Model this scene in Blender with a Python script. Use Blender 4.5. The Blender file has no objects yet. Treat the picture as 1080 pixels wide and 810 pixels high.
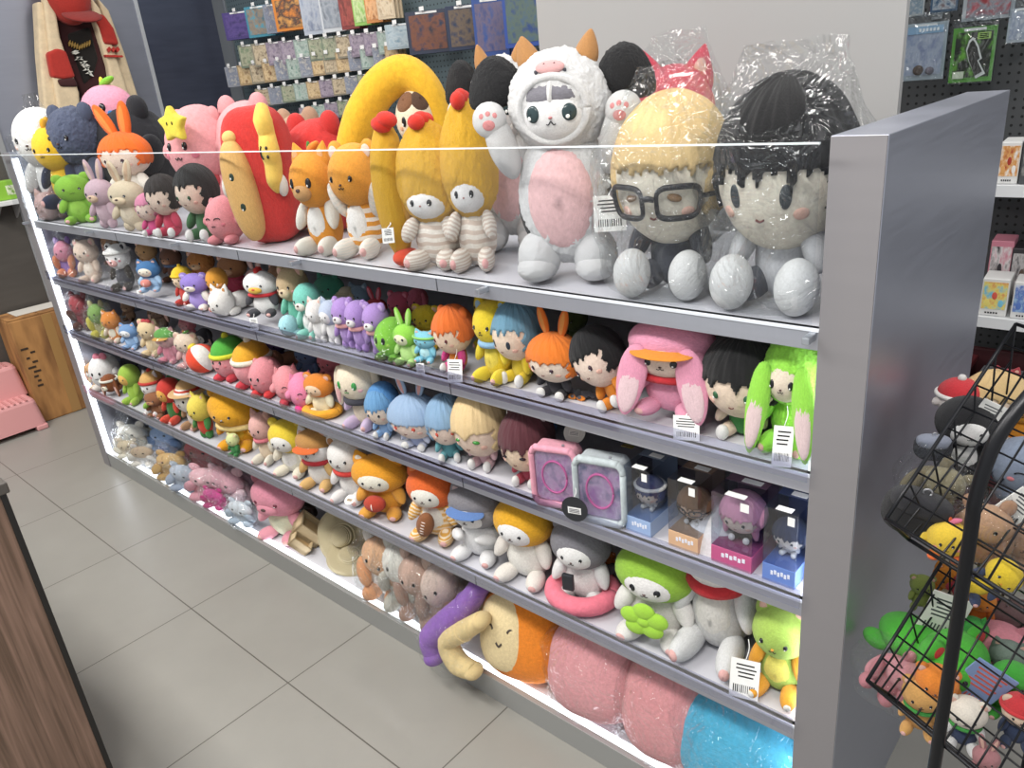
import bpy, math, random
import numpy as np
from mathutils import Vector, Matrix, Euler, noise
SC = bpy.context.scene
COL = SC.collection
PI = math.pi
R_ = math.radians
random.seed(7)

# ------------------------------------------------------------------ camera
F, CAMX, CAMY, CAMZ = 810.41, 2.9629, -1.1261, 1.6286
YAW, PITCH, ROLL = 0.7568, -0.38459, -0.0988
def cam_axes():
    cy, sy, cp, sp = math.cos(YAW), math.sin(YAW), math.cos(PITCH), math.sin(PITCH)
    fw = np.array([-sy*cp, cy*cp, sp]); r = np.array([cy, sy, 0.0]); u = np.cross(r, fw)
    c, s = math.cos(ROLL), math.sin(ROLL)
    return c*r+s*u, -s*r+c*u, fw
AX = cam_axes()
RC = np.array(AX)
CP = np.array([CAMX, CAMY, CAMZ])
def pr(V):
    q = (np.asarray(V, float)-CP) @ RC.T
    return np.stack([540+F*q[..., 0]/q[..., 2], 405-F*q[..., 1]/q[..., 2]], -1)
def ray(px, py):
    return RC.T @ np.array([(px-540)/F, -(py-405)/F, 1.0])
def at(px, py, axis, val):
    v = ray(px, py)
    return CP + v*((val-CP[axis])/v[axis])
cam = bpy.data.cameras.new('camera')
cam.sensor_width = 36.0
cam.lens = 36.0*F/1080
cam.clip_start = 0.05
camo = bpy.data.objects.new('camera', cam)
COL.objects.link(camo)
m = Matrix(((AX[0][0], AX[1][0], -AX[2][0], CAMX), (AX[0][1], AX[1][1], -AX[2][1], CAMY), (AX[0][2], AX[1][2], -AX[2][2], CAMZ), (0, 0, 0, 1)))
camo.matrix_world = m
SC.camera = camo
SC.view_settings.view_transform = 'Standard'
SC.view_settings.look = 'None'
SC.view_settings.gamma = 1.0
SC.view_settings.use_curve_mapping = False
SC.view_settings.exposure = 0.0

# ------------------------------------------------------------------ materials
def lin(h):
    if not isinstance(h, str):
        return (*h, 1.0)
    h = h.lstrip('#')
    c = [int(h[i:i+2], 16)/255 for i in (0, 2, 4)]
    return (*[x/12.92 if x <= .04045 else ((x+.055)/1.055)**2.4 for x in c], 1.0)
MATS = {}
def new_mat(key):
    m = bpy.data.materials.new(key); m.use_nodes = True
    m.node_tree.nodes.clear()
    MATS[key] = m
    return m, m.node_tree.nodes, m.node_tree.links
def out(n, l, sh):
    o = n.new('ShaderNodeOutputMaterial'); l.new(sh, o.inputs[0])
def bsdf(n, col=None, rough=.5, metal=0.0):
    b = n.new('ShaderNodeBsdfPrincipled')
    if col is not None: b.inputs['Base Color'].default_value = lin(col)
    b.inputs['Roughness'].default_value = rough; b.inputs['Metallic'].default_value = metal
    return b
def pl(col, pat=None, sc=11.0, bump=.6):
    """soft plush fabric: short pile bump, slight colour mottling, optional tabby / blotch pattern"""
    key = 'plush_%s_%s_%s' % (col, pat, bump)
    if key in MATS: return MATS[key]
    m, n, l = new_mat(key)
    b = bsdf(n, col, .92)
    b.inputs['Sheen Weight'].default_value = .10
    b.inputs['Sheen Roughness'].default_value = .5
    tc = n.new('ShaderNodeTexCoord')
    nz = n.new('ShaderNodeTexNoise'); nz.inputs['Scale'].default_value = sc; nz.inputs['Detail'].default_value = 6; nz.inputs['Roughness'].default_value = .72
    l.new(tc.outputs['Object'], nz.inputs['Vector'])
    c = lin(col)
    rp = n.new('ShaderNodeMix'); rp.data_type = 'RGBA'
    rp.inputs[6].default_value = (*[x*.62 for x in c[:3]], 1); rp.inputs[7].default_value = (*[min(1, x*1.30) for x in c[:3]], 1)
    l.new(nz.outputs['Fac'], rp.inputs[0])
    colout = rp.outputs[2]
    if pat:
        w = n.new('ShaderNodeTexWave'); w.inputs['Scale'].default_value = 1.1; w.inputs['Distortion'].default_value = 2.5
        w.bands_direction = 'Z'; w.inputs['Detail'].default_value = 1
        l.new(tc.outputs['Object'], w.inputs['Vector'])
        ra = n.new('ShaderNodeMapRange'); ra.inputs[1].default_value = .45; ra.inputs[2].default_value = .65
        l.new(w.outputs['Fac'], ra.inputs[0])
        mx = n.new('ShaderNodeMix'); mx.data_type = 'RGBA'; mx.inputs[7].default_value = lin(pat)
        l.new(ra.outputs[0], mx.inputs[0]); l.new(colout, mx.inputs[6]); colout = mx.outputs[2]
    l.new(colout, b.inputs['Base Color'])
    n2 = n.new('ShaderNodeTexNoise'); n2.inputs['Scale'].default_value = sc*1.3; n2.inputs['Detail'].default_value = 6; n2.inputs['Roughness'].default_value = .75
    l.new(tc.outputs['Object'], n2.inputs['Vector'])
    bp = n.new('ShaderNodeBump'); bp.inputs['Strength'].default_value = bump; bp.inputs['Distance'].default_value = .006
    l.new(n2.outputs['Fac'], bp.inputs['Height']); l.new(bp.outputs[0], b.inputs['Normal'])
    out(n, l, b.outputs[0])
    return m
def solid(col, rough=.5, metal=0.0, bumpsc=0):
    key = 'solid_%s_%s_%s_%s' % (col, rough, metal, bumpsc)
    if key in MATS: return MATS[key]
    m, n, l = new_mat(key)
    b = bsdf(n, col, rough, metal)
    if bumpsc:
        nz = n.new('ShaderNodeTexNoise'); nz.inputs['Scale'].default_value = bumpsc
        bp = n.new('ShaderNodeBump'); bp.inputs['Strength'].default_value = .25; bp.inputs['Distance'].default_value = .003
        l.new(nz.outputs['Fac'], bp.inputs['Height']); l.new(bp.outputs[0], b.inputs['Normal'])
    out(n, l, b.outputs[0])
    return m
def emit(col, s):
    key = 'emit_%s_%s' % (col, s)
    if key in MATS: return MATS[key]
    m, n, l = new_mat(key)
    e = n.new('ShaderNodeEmission'); e.inputs[0].default_value = lin(col); e.inputs[1].default_value = s
    out(n, l, e.outputs[0]); return m
def clear(key, tint='#f4f7fa', rough=.05, base=.04, edge=.5, crinkle=0.0, csc=18.0):
    """thin clear plastic: transparent, with a Fresnel gloss and optional crinkles"""
    if key in MATS: return MATS[key]
    m, n, l = new_mat(key)
    t = n.new('ShaderNodeBsdfTransparent'); t.inputs[0].default_value = lin(tint)
    g = n.new('ShaderNodeBsdfGlossy'); g.inputs['Roughness'].default_value = rough
    lw = n.new('ShaderNodeLayerWeight'); lw.inputs['Blend'].default_value = .35
    mr = n.new('ShaderNodeMapRange'); mr.inputs[3].default_value = base; mr.inputs[4].default_value = edge
    mx = n.new('ShaderNodeMixShader')
    if crinkle:
        tc = n.new('ShaderNodeTexCoord')
        nz = n.new('ShaderNodeTexNoise'); nz.inputs['Scale'].default_value = csc; nz.inputs['Detail'].default_value = 3
        nz.inputs['Distortion'].default_value = 1.2
        l.new(tc.outputs['Object'], nz.inputs['Vector'])
        vo = n.new('ShaderNodeTexVoronoi'); vo.inputs['Scale'].default_value = csc*.6; vo.feature = 'DISTANCE_TO_EDGE'
        l.new(nz.outputs['Color'], vo.inputs['Vector'])
        ad = n.new('ShaderNodeMath'); ad.operation = 'ADD'
        l.new(nz.outputs['Fac'], ad.inputs[0]); l.new(vo.outputs['Distance'], ad.inputs[1])
        bp = n.new('ShaderNodeBump'); bp.inputs['Strength'].default_value = crinkle; bp.inputs['Distance'].default_value = .03
        l.new(ad.outputs[0], bp.inputs['Height'])
        l.new(bp.outputs[0], g.inputs['Normal']); l.new(bp.outputs[0], lw.inputs['Normal'])
    l.new(lw.outputs['Facing'], mr.inputs[0]); l.new(mr.outputs[0], mx.inputs[0])
    l.new(t.outputs[0], mx.inputs[1]); l.new(g.outputs[0], mx.inputs[2])
    out(n, l, mx.outputs[0]); return m
def art(col1, col2, col3, seed):
    """printed picture: soft blobs of three inks"""
    key = 'art_%s_%s_%s_%s' % (col1, col2, col3, seed)
    if key in MATS: return MATS[key]
    m, n, l = new_mat(key)
    b = bsdf(n, col1, .35)
    tc = n.new('ShaderNodeTexCoord')
    mp = n.new('ShaderNodeMapping'); mp.inputs['Location'].default_value = (seed*1.37, seed*.73, seed*.31)
    nz = n.new('ShaderNodeTexNoise'); nz.inputs['Scale'].default_value = 4.0; nz.inputs['Detail'].default_value = 4
    l.new(tc.outputs['Generated'], mp.inputs[0]); l.new(mp.outputs[0], nz.inputs['Vector'])
    r = n.new('ShaderNodeValToRGB'); r.color_ramp.elements[0].color = lin(col1); r.color_ramp.elements[1].color = lin(col3)
    r.color_ramp.elements[0].position = .32; r.color_ramp.elements[1].position = .72
    e = r.color_ramp.elements.new(.5); e.color = lin(col2)
    l.new(nz.outputs['Fac'], r.inputs[0]); l.new(r.outputs[0], b.inputs['Base Color'])
    out(n, l, b.outputs[0]); return m
def brushed(key, col, rough=.32, metal=.85, sc=(1, 1, 60), var=.12):
    if key in MATS: return MATS[key]
    m, n, l = new_mat(key)
    b = bsdf(n, col, rough, metal)
    tc = n.new('ShaderNodeTexCoord'); mp = n.new('ShaderNodeMapping'); mp.inputs['Scale'].default_value = sc
    nz = n.new('ShaderNodeTexNoise'); nz.inputs['Scale'].default_value = 6; nz.inputs['Detail'].default_value = 4
    l.new(tc.outputs['Object'], mp.inputs[0]); l.new(mp.outputs[0], nz.inputs['Vector'])
    mr = n.new('ShaderNodeMapRange'); mr.inputs[3].default_value = rough-.06; mr.inputs[4].default_value = rough+.1
    l.new(nz.outputs['Fac'], mr.inputs[0]); l.new(mr.outputs[0], b.inputs['Roughness'])
    c = lin(col); mx = n.new('ShaderNodeMix'); mx.data_type = 'RGBA'
    mx.inputs[6].default_value = (*[x*(1-var) for x in c[:3]], 1); mx.inputs[7].default_value = (*[min(1, x*(1+var)) for x in c[:3]], 1)
    l.new(nz.outputs['Fac'], mx.inputs[0]); l.new(mx.outputs[2], b.inputs['Base Color'])
    out(n, l, b.outputs[0]); return m

# ------------------------------------------------------------------ mesh helpers
def tag(o, label=None, cat=None, group=None, kind=None):
    if label: o['label'] = label
    if cat: o['category'] = cat
    if group: o['group'] = group
    if kind: o['kind'] = kind
    return o
def empty(name, label=None, cat=None, group=None, loc=(0, 0, 0)):
    o = bpy.data.objects.new(name, None); o.empty_display_size = .05
    COL.objects.link(o); o.location = loc
    return tag(o, label, cat, group)
MESH = {}
def mesh_of(key, fn, smooth=True):
    if key in MESH: return MESH[key]
    v, f, *mi = fn()
    me = bpy.data.meshes.new('shape'); me.from_pydata([tuple(map(float, p)) for p in v], [], f)
    if smooth: me.polygons.foreach_set('use_smooth', [True]*len(me.polygons))
    if mi: me.polygons.foreach_set('material_index', mi[0])
    n = max(mi[0])+1 if mi else 1
    for _ in range(n): me.materials.append(None)
    me.update(); MESH[key] = me
    return me
def put(name, me, mats, parent=None, loc=(0, 0, 0), rot=(0, 0, 0), scale=(1, 1, 1)):
    o = bpy.data.objects.new(name, me); COL.objects.link(o)
    if not isinstance(mats, (list, tuple)): mats = [mats]
    for i, mt in enumerate(mats):
        if i < len(o.material_slots):
            o.material_slots[i].link = 'OBJECT'; o.material_slots[i].material = mt
    if parent is not None: o.parent = parent
    o.location = loc; o.rotation_euler = rot; o.scale = scale
    return o
KEYN = [0]
def raw(name, v, f, mats, parent=None, mi=None, smooth=True, **kw):
    KEYN[0] += 1
    me = mesh_of(('raw', KEYN[0]), (lambda: (v, f, mi)) if mi else (lambda: (v, f)), smooth)
    return put(name, me, mats, parent, **kw)
def _ico(sub):
    import bmesh
    bm = bmesh.new(); bmesh.ops.create_icosphere(bm, subdivisions=sub, radius=1)
    v = [tuple(p.co) for p in bm.verts]; f = [[q.index for q in p.verts] for p in bm.faces]; bm.free()
    return v, f
def sph(taper=0.0, fluff=0.0, sq=1.0, bend=0.0, sub=4):
    """unit plush lump: taper narrows the top, fluff ruffles the pile, sq < 1 squares it off, bend bows it"""
    if fluff: sub = 6 if fluff > .045 else 5
    key = ('sph', taper, fluff, sq, bend, sub)
    def fn():
        v, f = _ico(sub)
        V = np.array(v)
        if sq != 1.0:
            V = np.sign(V)*np.abs(V)**sq
            V /= np.max(np.abs(V))
        if fluff:
            o = []
            for p in V:
                q = Vector(p)
                d = noise.noise(q*9.0)*.5+noise.noise(q*22.0)*.6+noise.noise(q*3)*.5
                o.append(1+fluff*d)
            V = V*np.array(o)[:, None]
        if taper:
            k = 1-taper*(V[:, 2]*.5+.0)
            V[:, 0] *= k; V[:, 1] *= k
        if bend:
            V[:, 0] += bend*(V[:, 2]**2-.5)
        return V, f
    return mesh_of(key, fn)
def ell(parent, name, mat, c, r, rot=(0, 0, 0), **kw):
    if mat.name.startswith('plush') and not kw.get('fluff'): kw['fluff'] = .012
    return put(name, sph(**kw), mat, parent, c, [R_(a) for a in rot], r)
def spot_mesh(az, el, w, h, tilt=0.0, bulge=.05, off=.012, hi=False, sq=1.0):
    key = ('spot', az, el, w, h, tilt, bulge, off, hi, sq)
    def fn():
        v, f, mi = [], [], []
        d0 = np.array([math.sin(az)*math.cos(el), -math.cos(az)*math.cos(el), math.sin(el)])
        tr = np.array([math.cos(az), math.sin(az), 0]); tu = np.cross(tr, d0)
        def disc(cx, cy, w, h, bulge, off, k):
            b = len(v); rg, sg = 6, 22
            v.append(None)
            for i in range(rg+1):
                rho = i/rg
                for j in range(sg):
                    th = 2*PI*j/sg
                    x, y = rho*math.cos(th), rho*math.sin(th)
                    if sq != 1: x, y = math.copysign(abs(x)**sq, x), math.copysign(abs(y)**sq, y)
                    x, y = cx+x*w, cy+y*h
                    x, y = x*math.cos(tilt)-y*math.sin(tilt), x*math.sin(tilt)+y*math.cos(tilt)
                    a = math.hypot(x, y); s = math.sin(a)/a if a > 1e-6 else 1
                    d = d0*math.cos(a)+(tr*x+tu*y)*s
                    rad = 1+off+bulge*(1-rho*rho) if i < rg else .95
                    if i == rg:  # skirt at same outline, sunk under the surface
                        pass
                    v.append(d*rad)
            v[b] = v[b+1]*1.0
            for j in range(sg): f.append([b, b+1+j, b+1+(j+1) % sg]); mi.append(k)
            for i in range(rg):
                for j in range(sg):
                    p, q = b+1+i*sg+j, b+1+i*sg+(j+1) % sg
                    f.append([p, p+sg, q+sg, q]); mi.append(k)
        disc(0, 0, w, h, bulge, off, 0)
        if hi: disc(-.3*w, .38*h, w*.26, h*.24, .02, off+bulge*.9, 1)
        return v, f, mi
    return mesh_of(key, fn)
def spot(parent, name, mat, az, el, w, h, loc=(0, 0, 0), scale=(1, 1, 1), **kw):
    return put(name, spot_mesh(az, el, w, h, **kw), mat, parent, loc, (0, 0, 0), scale)
def arc_mesh(pts, r, off=.01, key=None):
    key = ('arc', tuple(pts), r, off)
    def fn():
        P = []
        for az, el in pts:
            P.append(np.array([math.sin(az)*math.cos(el), -math.cos(az)*math.cos(el), math.sin(el)])*(1+off))
        return tube_geo(P, [r]*len(P), 8, 3)
    return mesh_of(key, fn)
def tube_geo(pts, radii, seg=14, sub=6, flat=1.0, closed=False):
    P = [np.array(p, float) for p in pts]; n = len(P)
    Q, Rr = [], []
    for i in range(n-1):
        p0, p1, p2, p3 = P[max(0, i-1)], P[i], P[i+1], P[min(n-1, i+2)]
        for k in range(sub):
            t = k/sub
            Q.append(.5*((2*p1)+(-p0+p2)*t+(2*p0-5*p1+4*p2-p3)*t*t+(-p0+3*p1-3*p2+p3)*t**3))
            Rr.append(radii[i]*(1-t)+radii[i+1]*t)
    Q.append(P[-1]); Rr.append(radii[-1])
    v, f = [], []
    T = [Q[min(i+1, len(Q)-1)]-Q[max(i-1, 0)] for i in range(len(Q))]
    t0 = T[0]/np.linalg.norm(T[0])
    up = np.array([0, 0, 1.0]) if abs(t0[2]) < .9 else np.array([0, 1.0, 0])
    nrm = np.cross(np.cross(t0, up), t0); nrm /= np.linalg.norm(nrm)
    for i, q in enumerate(Q):
        t = T[i]/(np.linalg.norm(T[i])+1e-12)
        nrm = nrm-t*np.dot(nrm, t); nrm /= (np.linalg.norm(nrm)+1e-12)
        b = np.cross(t, nrm)
        for j in range(seg):
            a = 2*PI*j/seg
            v.append(q+Rr[i]*(nrm*math.cos(a)+b*math.sin(a)*flat))
    m = len(Q)
    for i in range(m-1):
        for j in range(seg):
            a, b2 = i*seg+j, i*seg+(j+1) % seg
            f.append([a, b2, b2+seg, a+seg])
    f.append(list(range(seg))[::-1]); f.append([(m-1)*seg+j for j in range(seg)])
    return v, f
def tube(name, pts, r, mat, parent=None, seg=12, sub=6, flat=1.0, round_ends=False):
    radii = list(r) if isinstance(r, (list, tuple)) else [r]*len(pts)
    pts = [np.array(p, float) for p in pts]
    if round_ends:
        d0 = pts[0]-pts[1]; d0 /= np.linalg.norm(d0); d1 = pts[-1]-pts[-2]; d1 /= np.linalg.norm(d1)
        pts = [pts[0]+d0*radii[0]*.75, pts[0]+d0*radii[0]*.5]+pts+[pts[-1]+d1*radii[-1]*.5, pts[-1]+d1*radii[-1]*.75]
        radii = [radii[0]*.15, radii[0]*.75]+radii+[radii[-1]*.75, radii[-1]*.15]
    v, f = tube_geo(pts, radii, seg, sub, flat)
    return raw(name, v, f, mat, parent)
def wires(name, segs, r, mat, parent=None, seg=6):
    """welded wire grid: many straight or bent wires in one welded panel"""
    V, Fc = [], []
    for s in segs:
        v, f = tube_geo(s, [r]*len(s), seg, 1 if len(s) == 2 else 4)
        b = len(V); V += list(v); Fc += [[i+b for i in q] for q in f]
    return raw(name, V, Fc, mat, parent)
def box_geo(c, s, bev=.004):
    x, y, z = [q/2 for q in s]; b = min(bev, x*.49, y*.49, z*.49)
    import bmesh
    bm = bmesh.new(); bmesh.ops.create_cube(bm, size=1)
    for q in bm.verts: q.co = Vector((q.co.x*s[0], q.co.y*s[1], q.co.z*s[2]))
    if b > 0: bmesh.ops.bevel(bm, geom=list(bm.edges), offset=b, segments=2, affect='EDGES', profile=.5)
    v = [np.array(p.co)+np.array(c) for p in bm.verts]; f = [[q.index for q in p.verts] for p in bm.faces]; bm.free()
    return v, f
def box(name, c, s, mat, parent=None, bev=.004, **kw):
    v, f = box_geo(c, s, bev)
    return raw(name, v, f, mat, parent, smooth=False, **kw)
def boxes(name, items, mats, parent=None, bev=.003, **kw):
    V, Fc, mi = [], [], []
    for it in items:
        c, s = it[0], it[1]; k = it[2] if len(it) > 2 else 0
        v, f = box_geo(c, s, bev); b = len(V)
        V += v; Fc += [[i+b for i in q] for q in f]; mi += [k]*len(f)
    return raw(name, V, Fc, mats, parent, mi=mi, smooth=False, **kw)
def prism_geo(pts, d, axis=1):
    """outline (a, b) pulled to a thickness d along the axis"""
    n = len(pts); v = []
    for k in (0, 1):
        for a, b in pts:
            p = [a, b]; p.insert(axis, d*(k-.5)); v.append(p)
    f = [list(range(n))[::-1], [n+i for i in range(n)]]
    for i in range(n): f.append([i, (i+1) % n, n+(i+1) % n, n+i])
    return v, f
def prism(name, pts, d, mat, parent=None, axis=1, **kw):
    v, f = prism_geo(pts, d, axis)
    return raw(name, v, f, mat, parent, smooth=False, **kw)
def struct(o): o['kind'] = 'structure'; return o

# ------------------------------------------------------------------ the setting
XL, XR, PT = -.9545, 2.5520, .0765         # display unit: outer left, inner right, end panel thickness
DEP, ZP = .7313, 1.506
Z1, Z2, Z3, Z4, Z5 = 1.2218, .9676, .7128, .4170, .0789
WX, WY = -2.10, 1.78

def floor_mat():
    m, n, l = new_mat('floor_tiles')
    b = bsdf(n, '#93918a', .38)
    tc = n.new('ShaderNodeTexCoord'); sp = n.new('ShaderNodeSeparateXYZ'); l.new(tc.outputs['Object'], sp.inputs[0])
    def joint(sock, o):
        a = n.new('ShaderNodeMath'); a.operation = 'ADD'; a.inputs[1].default_value = -o+60
        l.new(sock, a.inputs[0])
        d = n.new('ShaderNodeMath'); d.operation = 'MODULO'; d.inputs[1].default_value = .6; l.new(a.outputs[0], d.inputs[0])
        s = n.new('ShaderNodeMath'); s.operation = 'SUBTRACT'; s.inputs[1].default_value = .3; l.new(d.outputs[0], s.inputs[0])
        ab = n.new('ShaderNodeMath'); ab.operation = 'ABSOLUTE'; l.new(s.outputs[0], ab.inputs[0])
        g = n.new('ShaderNodeMath'); g.operation = 'GREATER_THAN'; g.inputs[1].default_value = .2981; l.new(ab.outputs[0], g.inputs[0])
        return g.outputs[0]
    mx = n.new('ShaderNodeMath'); mx.operation = 'MAXIMUM'
    l.new(joint(sp.outputs[0], -.6402), mx.inputs[0]); l.new(joint(sp.outputs[1], -.3185), mx.inputs[1])
    nz = n.new('ShaderNodeTexNoise'); nz.inputs['Scale'].default_value = 3.5; nz.inputs['Detail'].default_value = 6; nz.inputs['Roughness'].default_value = .65
    l.new(tc.outputs['Object'], nz.inputs[0])
    c = n.new('ShaderNodeMix'); c.data_type = 'RGBA'; c.inputs[6].default_value = lin('#888680'); c.inputs[7].default_value = lin('#96948d')
    l.new(nz.outputs['Fac'], c.inputs[0])
    c2 = n.new('ShaderNodeMix'); c2.data_type = 'RGBA'; c2.inputs[7].default_value = lin('#57534d')
    l.new(mx.outputs[0], c2.inputs[0]); l.new(c.outputs[2], c2.inputs[6]); l.new(c2.outputs[2], b.inputs['Base Color'])
    r = n.new('ShaderNodeMapRange'); r.inputs[3].default_value = .28; r.inputs[4].default_value = .45
    l.new(nz.outputs['Fac'], r.inputs[0]); l.new(r.outputs[0], b.inputs['Roughness'])
    out(n, l, b.outputs[0]); return m
struct(raw('floor', *box_geo((.9, -.6, -.05), (7.2, 5.2, .1), 0), floor_mat(), smooth=False))
WALLM = brushed('wall_panel_metal', '#9295a1', .42, .5, (1, 1, 8), .06)
WALLD = brushed('dark_wall_panel', '#5c6173', .3, .6, (1, 1, 8), .15)
WALLB = brushed('brown_wall_panel', '#5a5550', .45, .3, (1, 1, 8), .1)
struct(raw('wall_left', *box_geo((WX-.05, .805, 1.5), (.1, .95, 3.0), 0), WALLM, smooth=False))
struct(raw('wall_left_corner', *box_geo((WX-.05, 1.53, 1.5), (.1, .5, 3.0), 0), WALLD, smooth=False))
struct(raw('wall_left_front', *box_geo((WX-.05, -1.435, 1.5), (.1, 3.53, 3.0), 0), WALLB, smooth=False))
struct(raw('trim_1', *box_geo((WX+.004, 1.28, 1.5), (.012, .022, 3.0), .002), solid('#c9ccd0', .35, .3), smooth=False))
struct(raw('trim_2', *box_geo((WX+.004, .33, 1.5), (.012, .03, 3.0), .002), solid('#9fa0a2', .4, .3), smooth=False))
struct(raw('wall_back', *box_geo((.9, WY+.05, 1.5), (7.2, .1, 3.0), 0), solid('#6f7478', .7), smooth=False))

def peg_mat(key, col, hole):
    m, n, l = new_mat(key)
    b = bsdf(n, col, .5, .1)
    tc = n.new('ShaderNodeTexCoord')
    s = n.new('ShaderNodeVectorMath'); s.operation = 'SCALE'; s.inputs['Scale'].default_value = 1/.0254; l.new(tc.outputs['Object'], s.inputs[0])
    fr = n.new('ShaderNodeVectorMath'); fr.operation = 'FRACTION'; l.new(s.outputs[0], fr.inputs[0])
    sb = n.new('ShaderNodeVectorMath'); sb.operation = 'SUBTRACT'; sb.inputs[1].default_value = (.5, .5, .5); l.new(fr.outputs[0], sb.inputs[0])
    mu = n.new('ShaderNodeVectorMath'); mu.operation = 'MULTIPLY'; mu.inputs[1].default_value = (1, 0, 1); l.new(sb.outputs[0], mu.inputs[0])
    ln = n.new('ShaderNodeVectorMath'); ln.operation = 'LENGTH'; l.new(mu.outputs[0], ln.inputs[0])
    lt = n.new('ShaderNodeMath'); lt.operation = 'LESS_THAN'; lt.inputs[1].default_value = .17; l.new(ln.outputs['Value'], lt.inputs[0])
    c = n.new('ShaderNodeMix'); c.data_type = 'RGBA'; c.inputs[6].default_value = lin(col); c.inputs[7].default_value = lin(hole)
    l.new(lt.outputs[0], c.inputs[0]); l.new(c.outputs[2], b.inputs['Base Color'])
    out(n, l, b.outputs[0]); return m
def pegboard(x0, x1, z0, z1, col, hole, label, key):
    t = empty('pegboard', label, 'pegboard', loc=((x0+x1)/2, WY-.012, z0))
    w, h = x1-x0, z1-z0
    box('panel', (0, .006, h/2), (w, .012, h), peg_mat(key, col, hole), t, 0)
    fm = solid('#8a8f94', .35, .6)
    for s in (-1, 1): box('frame_rail', (s*(w/2-.008), -.006, h/2), (.016, .014, h), fm, t, .002)
    return t
pegboard(-1.93, .86, .3, 2.6, '#56656a', '#22282b', 'grey-green pegboard on the back wall, full of hanging card packs', 'pegboard_left')
pegboard(1.95, 3.6, .05, 2.6, '#4a4c4e', '#131415', 'dark grey pegboard behind the right end of the display unit', 'pegboard_right')

# ------------------------------------------------------------------ the big display unit
unit = empty('display_shelf', 'long grey metal display shelf unit with lit edges, full of plush toys', 'display shelf', loc=(0, 0, 0))
STEEL = brushed('brushed_steel', '#a9acb8', .38, .75, (1, 1, 26), .05)
STEELF = brushed('satin_steel_face', '#918e90', .5, .4, (1, 1, 10), .03)
SHELF = solid('#c9c9cf', .28)
FASC = brushed('shelf_fascia', '#b2b3ba', .4, .5, (20, 1, 1), .05)
LED = emit('#f3f7ff', 8.0)
LEDB = emit('#f3f7ff', 4.5)
def end_panel(x0):
    o = boxes('end_panel', [((x0+PT/2, DEP/2, ZP/2), (PT, DEP, ZP), 0)], [STEEL], unit, .0015)
    boxes('edge_strip', [((x0+PT/2, -.0015, ZP/2), (PT-.002, .003, ZP-.002), 0)], [STEELF], o, 0)
    return o
end_panel(XL); end_panel(XR)
xl = XL+PT
W = XR-xl; XM = (xl+XR)/2
KICK = solid('#999a98', .5, .25)
def board(z, th=.03):
    o = boxes('shelf_board', [((XM, .305, z-.006), (W, .60, .012), 0), ((XM, .010, z-.018), (W, .012, .036), 1),
                              ((XM, .31, z-.03), (W, .58, .02), 0)], [SHELF, FASC], unit, .001)
    for k in range(1, 4):
        box('seam', (xl+W*k/4, +.0035, z-.018), (.002, .002, .034), solid('#5b5c60', .6), o, 0)
    box('edge_trim', (XM, .004, z-.003), (W, .004, .006), solid('#eef0f4', .25), o, .001)
    return o
for z in (Z1, Z2, Z3, Z4): board(z)
LIPM = clear('lip_acrylic', '#eef0fa', .06, .1, .6)
for z in (Z2, Z3, Z4):
    box('clear_lip', (XM, -.011, z+.012), (W, .002, .040), LIPM, unit, .001)
boxes('base', [((XM, .31, .03), (W, .58, .058), 1), ((XM, .008, .0385), (W, .016, .077), 0), ((XM, .31, .060), (W, .58, .006), 2)], [KICK, KICK, SHELF], unit, .001)
box('back_panel', (XM, .615, .64), (W, .02, 1.15), solid('#3a3a3e', .6), unit, .001)
box('led_strip', (XM, .030, .0665), (W-.01, .026, .008), LEDB, unit, .002)
box('led_strip', (xl+.004, .0125, .78), (.008, .023, 1.40), LED, unit, .002)
box('led_strip', (XR-.004, .040, .62), (.008, .023, 1.08), LED, unit, .002)
# leaning clear guard in front of the top shelf
GL = clear('guard_acrylic', '#fbfcfd', .015, .006, .12)
gv = []
for (y, z) in ((-.030, Z1-.022), (-.026, Z1-.022), (-.026, 1.4983), (-.030, 1.4983)):
    gv += [(XL+.01, y, z), (XR-.002, y, z)]
gf = [[0, 1, 3, 2], [2, 3, 5, 4], [4, 5, 7, 6], [6, 7, 1, 0], [0, 2, 4, 6], [1, 7, 5, 3]]
for k in range(6):
    box('standoff', (XL+.04+(XR-XL-.05)*k/5, -.011, Z1-.012), (.012, .032, .012), solid('#b8bcc2', .3, .7), unit, .002)
gg = raw('guard_panel', gv, gf, GL, unit, smooth=False)
box('guard_edge', (0, 0, 0), (XR-XL-.014, .006, .0025), solid('#dfe6ea', .2), gg, 0, loc=((XL+XR)/2+.003, -.028, 1.4995))
# white board standing at the back of the unit
bd = empty('display_board', 'plain white display board standing behind the largest plush toys', 'board', loc=(1.96, .70, 1.0))
vb, fb = prism_geo([(-.48, 0), (.475, 0), (.475, 1.25), (-.46, 1.25), (-.475, 1.235), (-.48, 1.21)], .02, 1)
raw('panel', vb, fb, solid('#a6a6a5', .5), bd, smooth=False)
for s in (-1, 1): box('foot', (s*.4, 0, .012), (.05, .08, .024), solid('#9a9a9a', .5), bd)
box('ledge', (XM, .675, .99), (W-.02, .10, .02), solid('#8e9096', .5), unit, .001)

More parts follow.
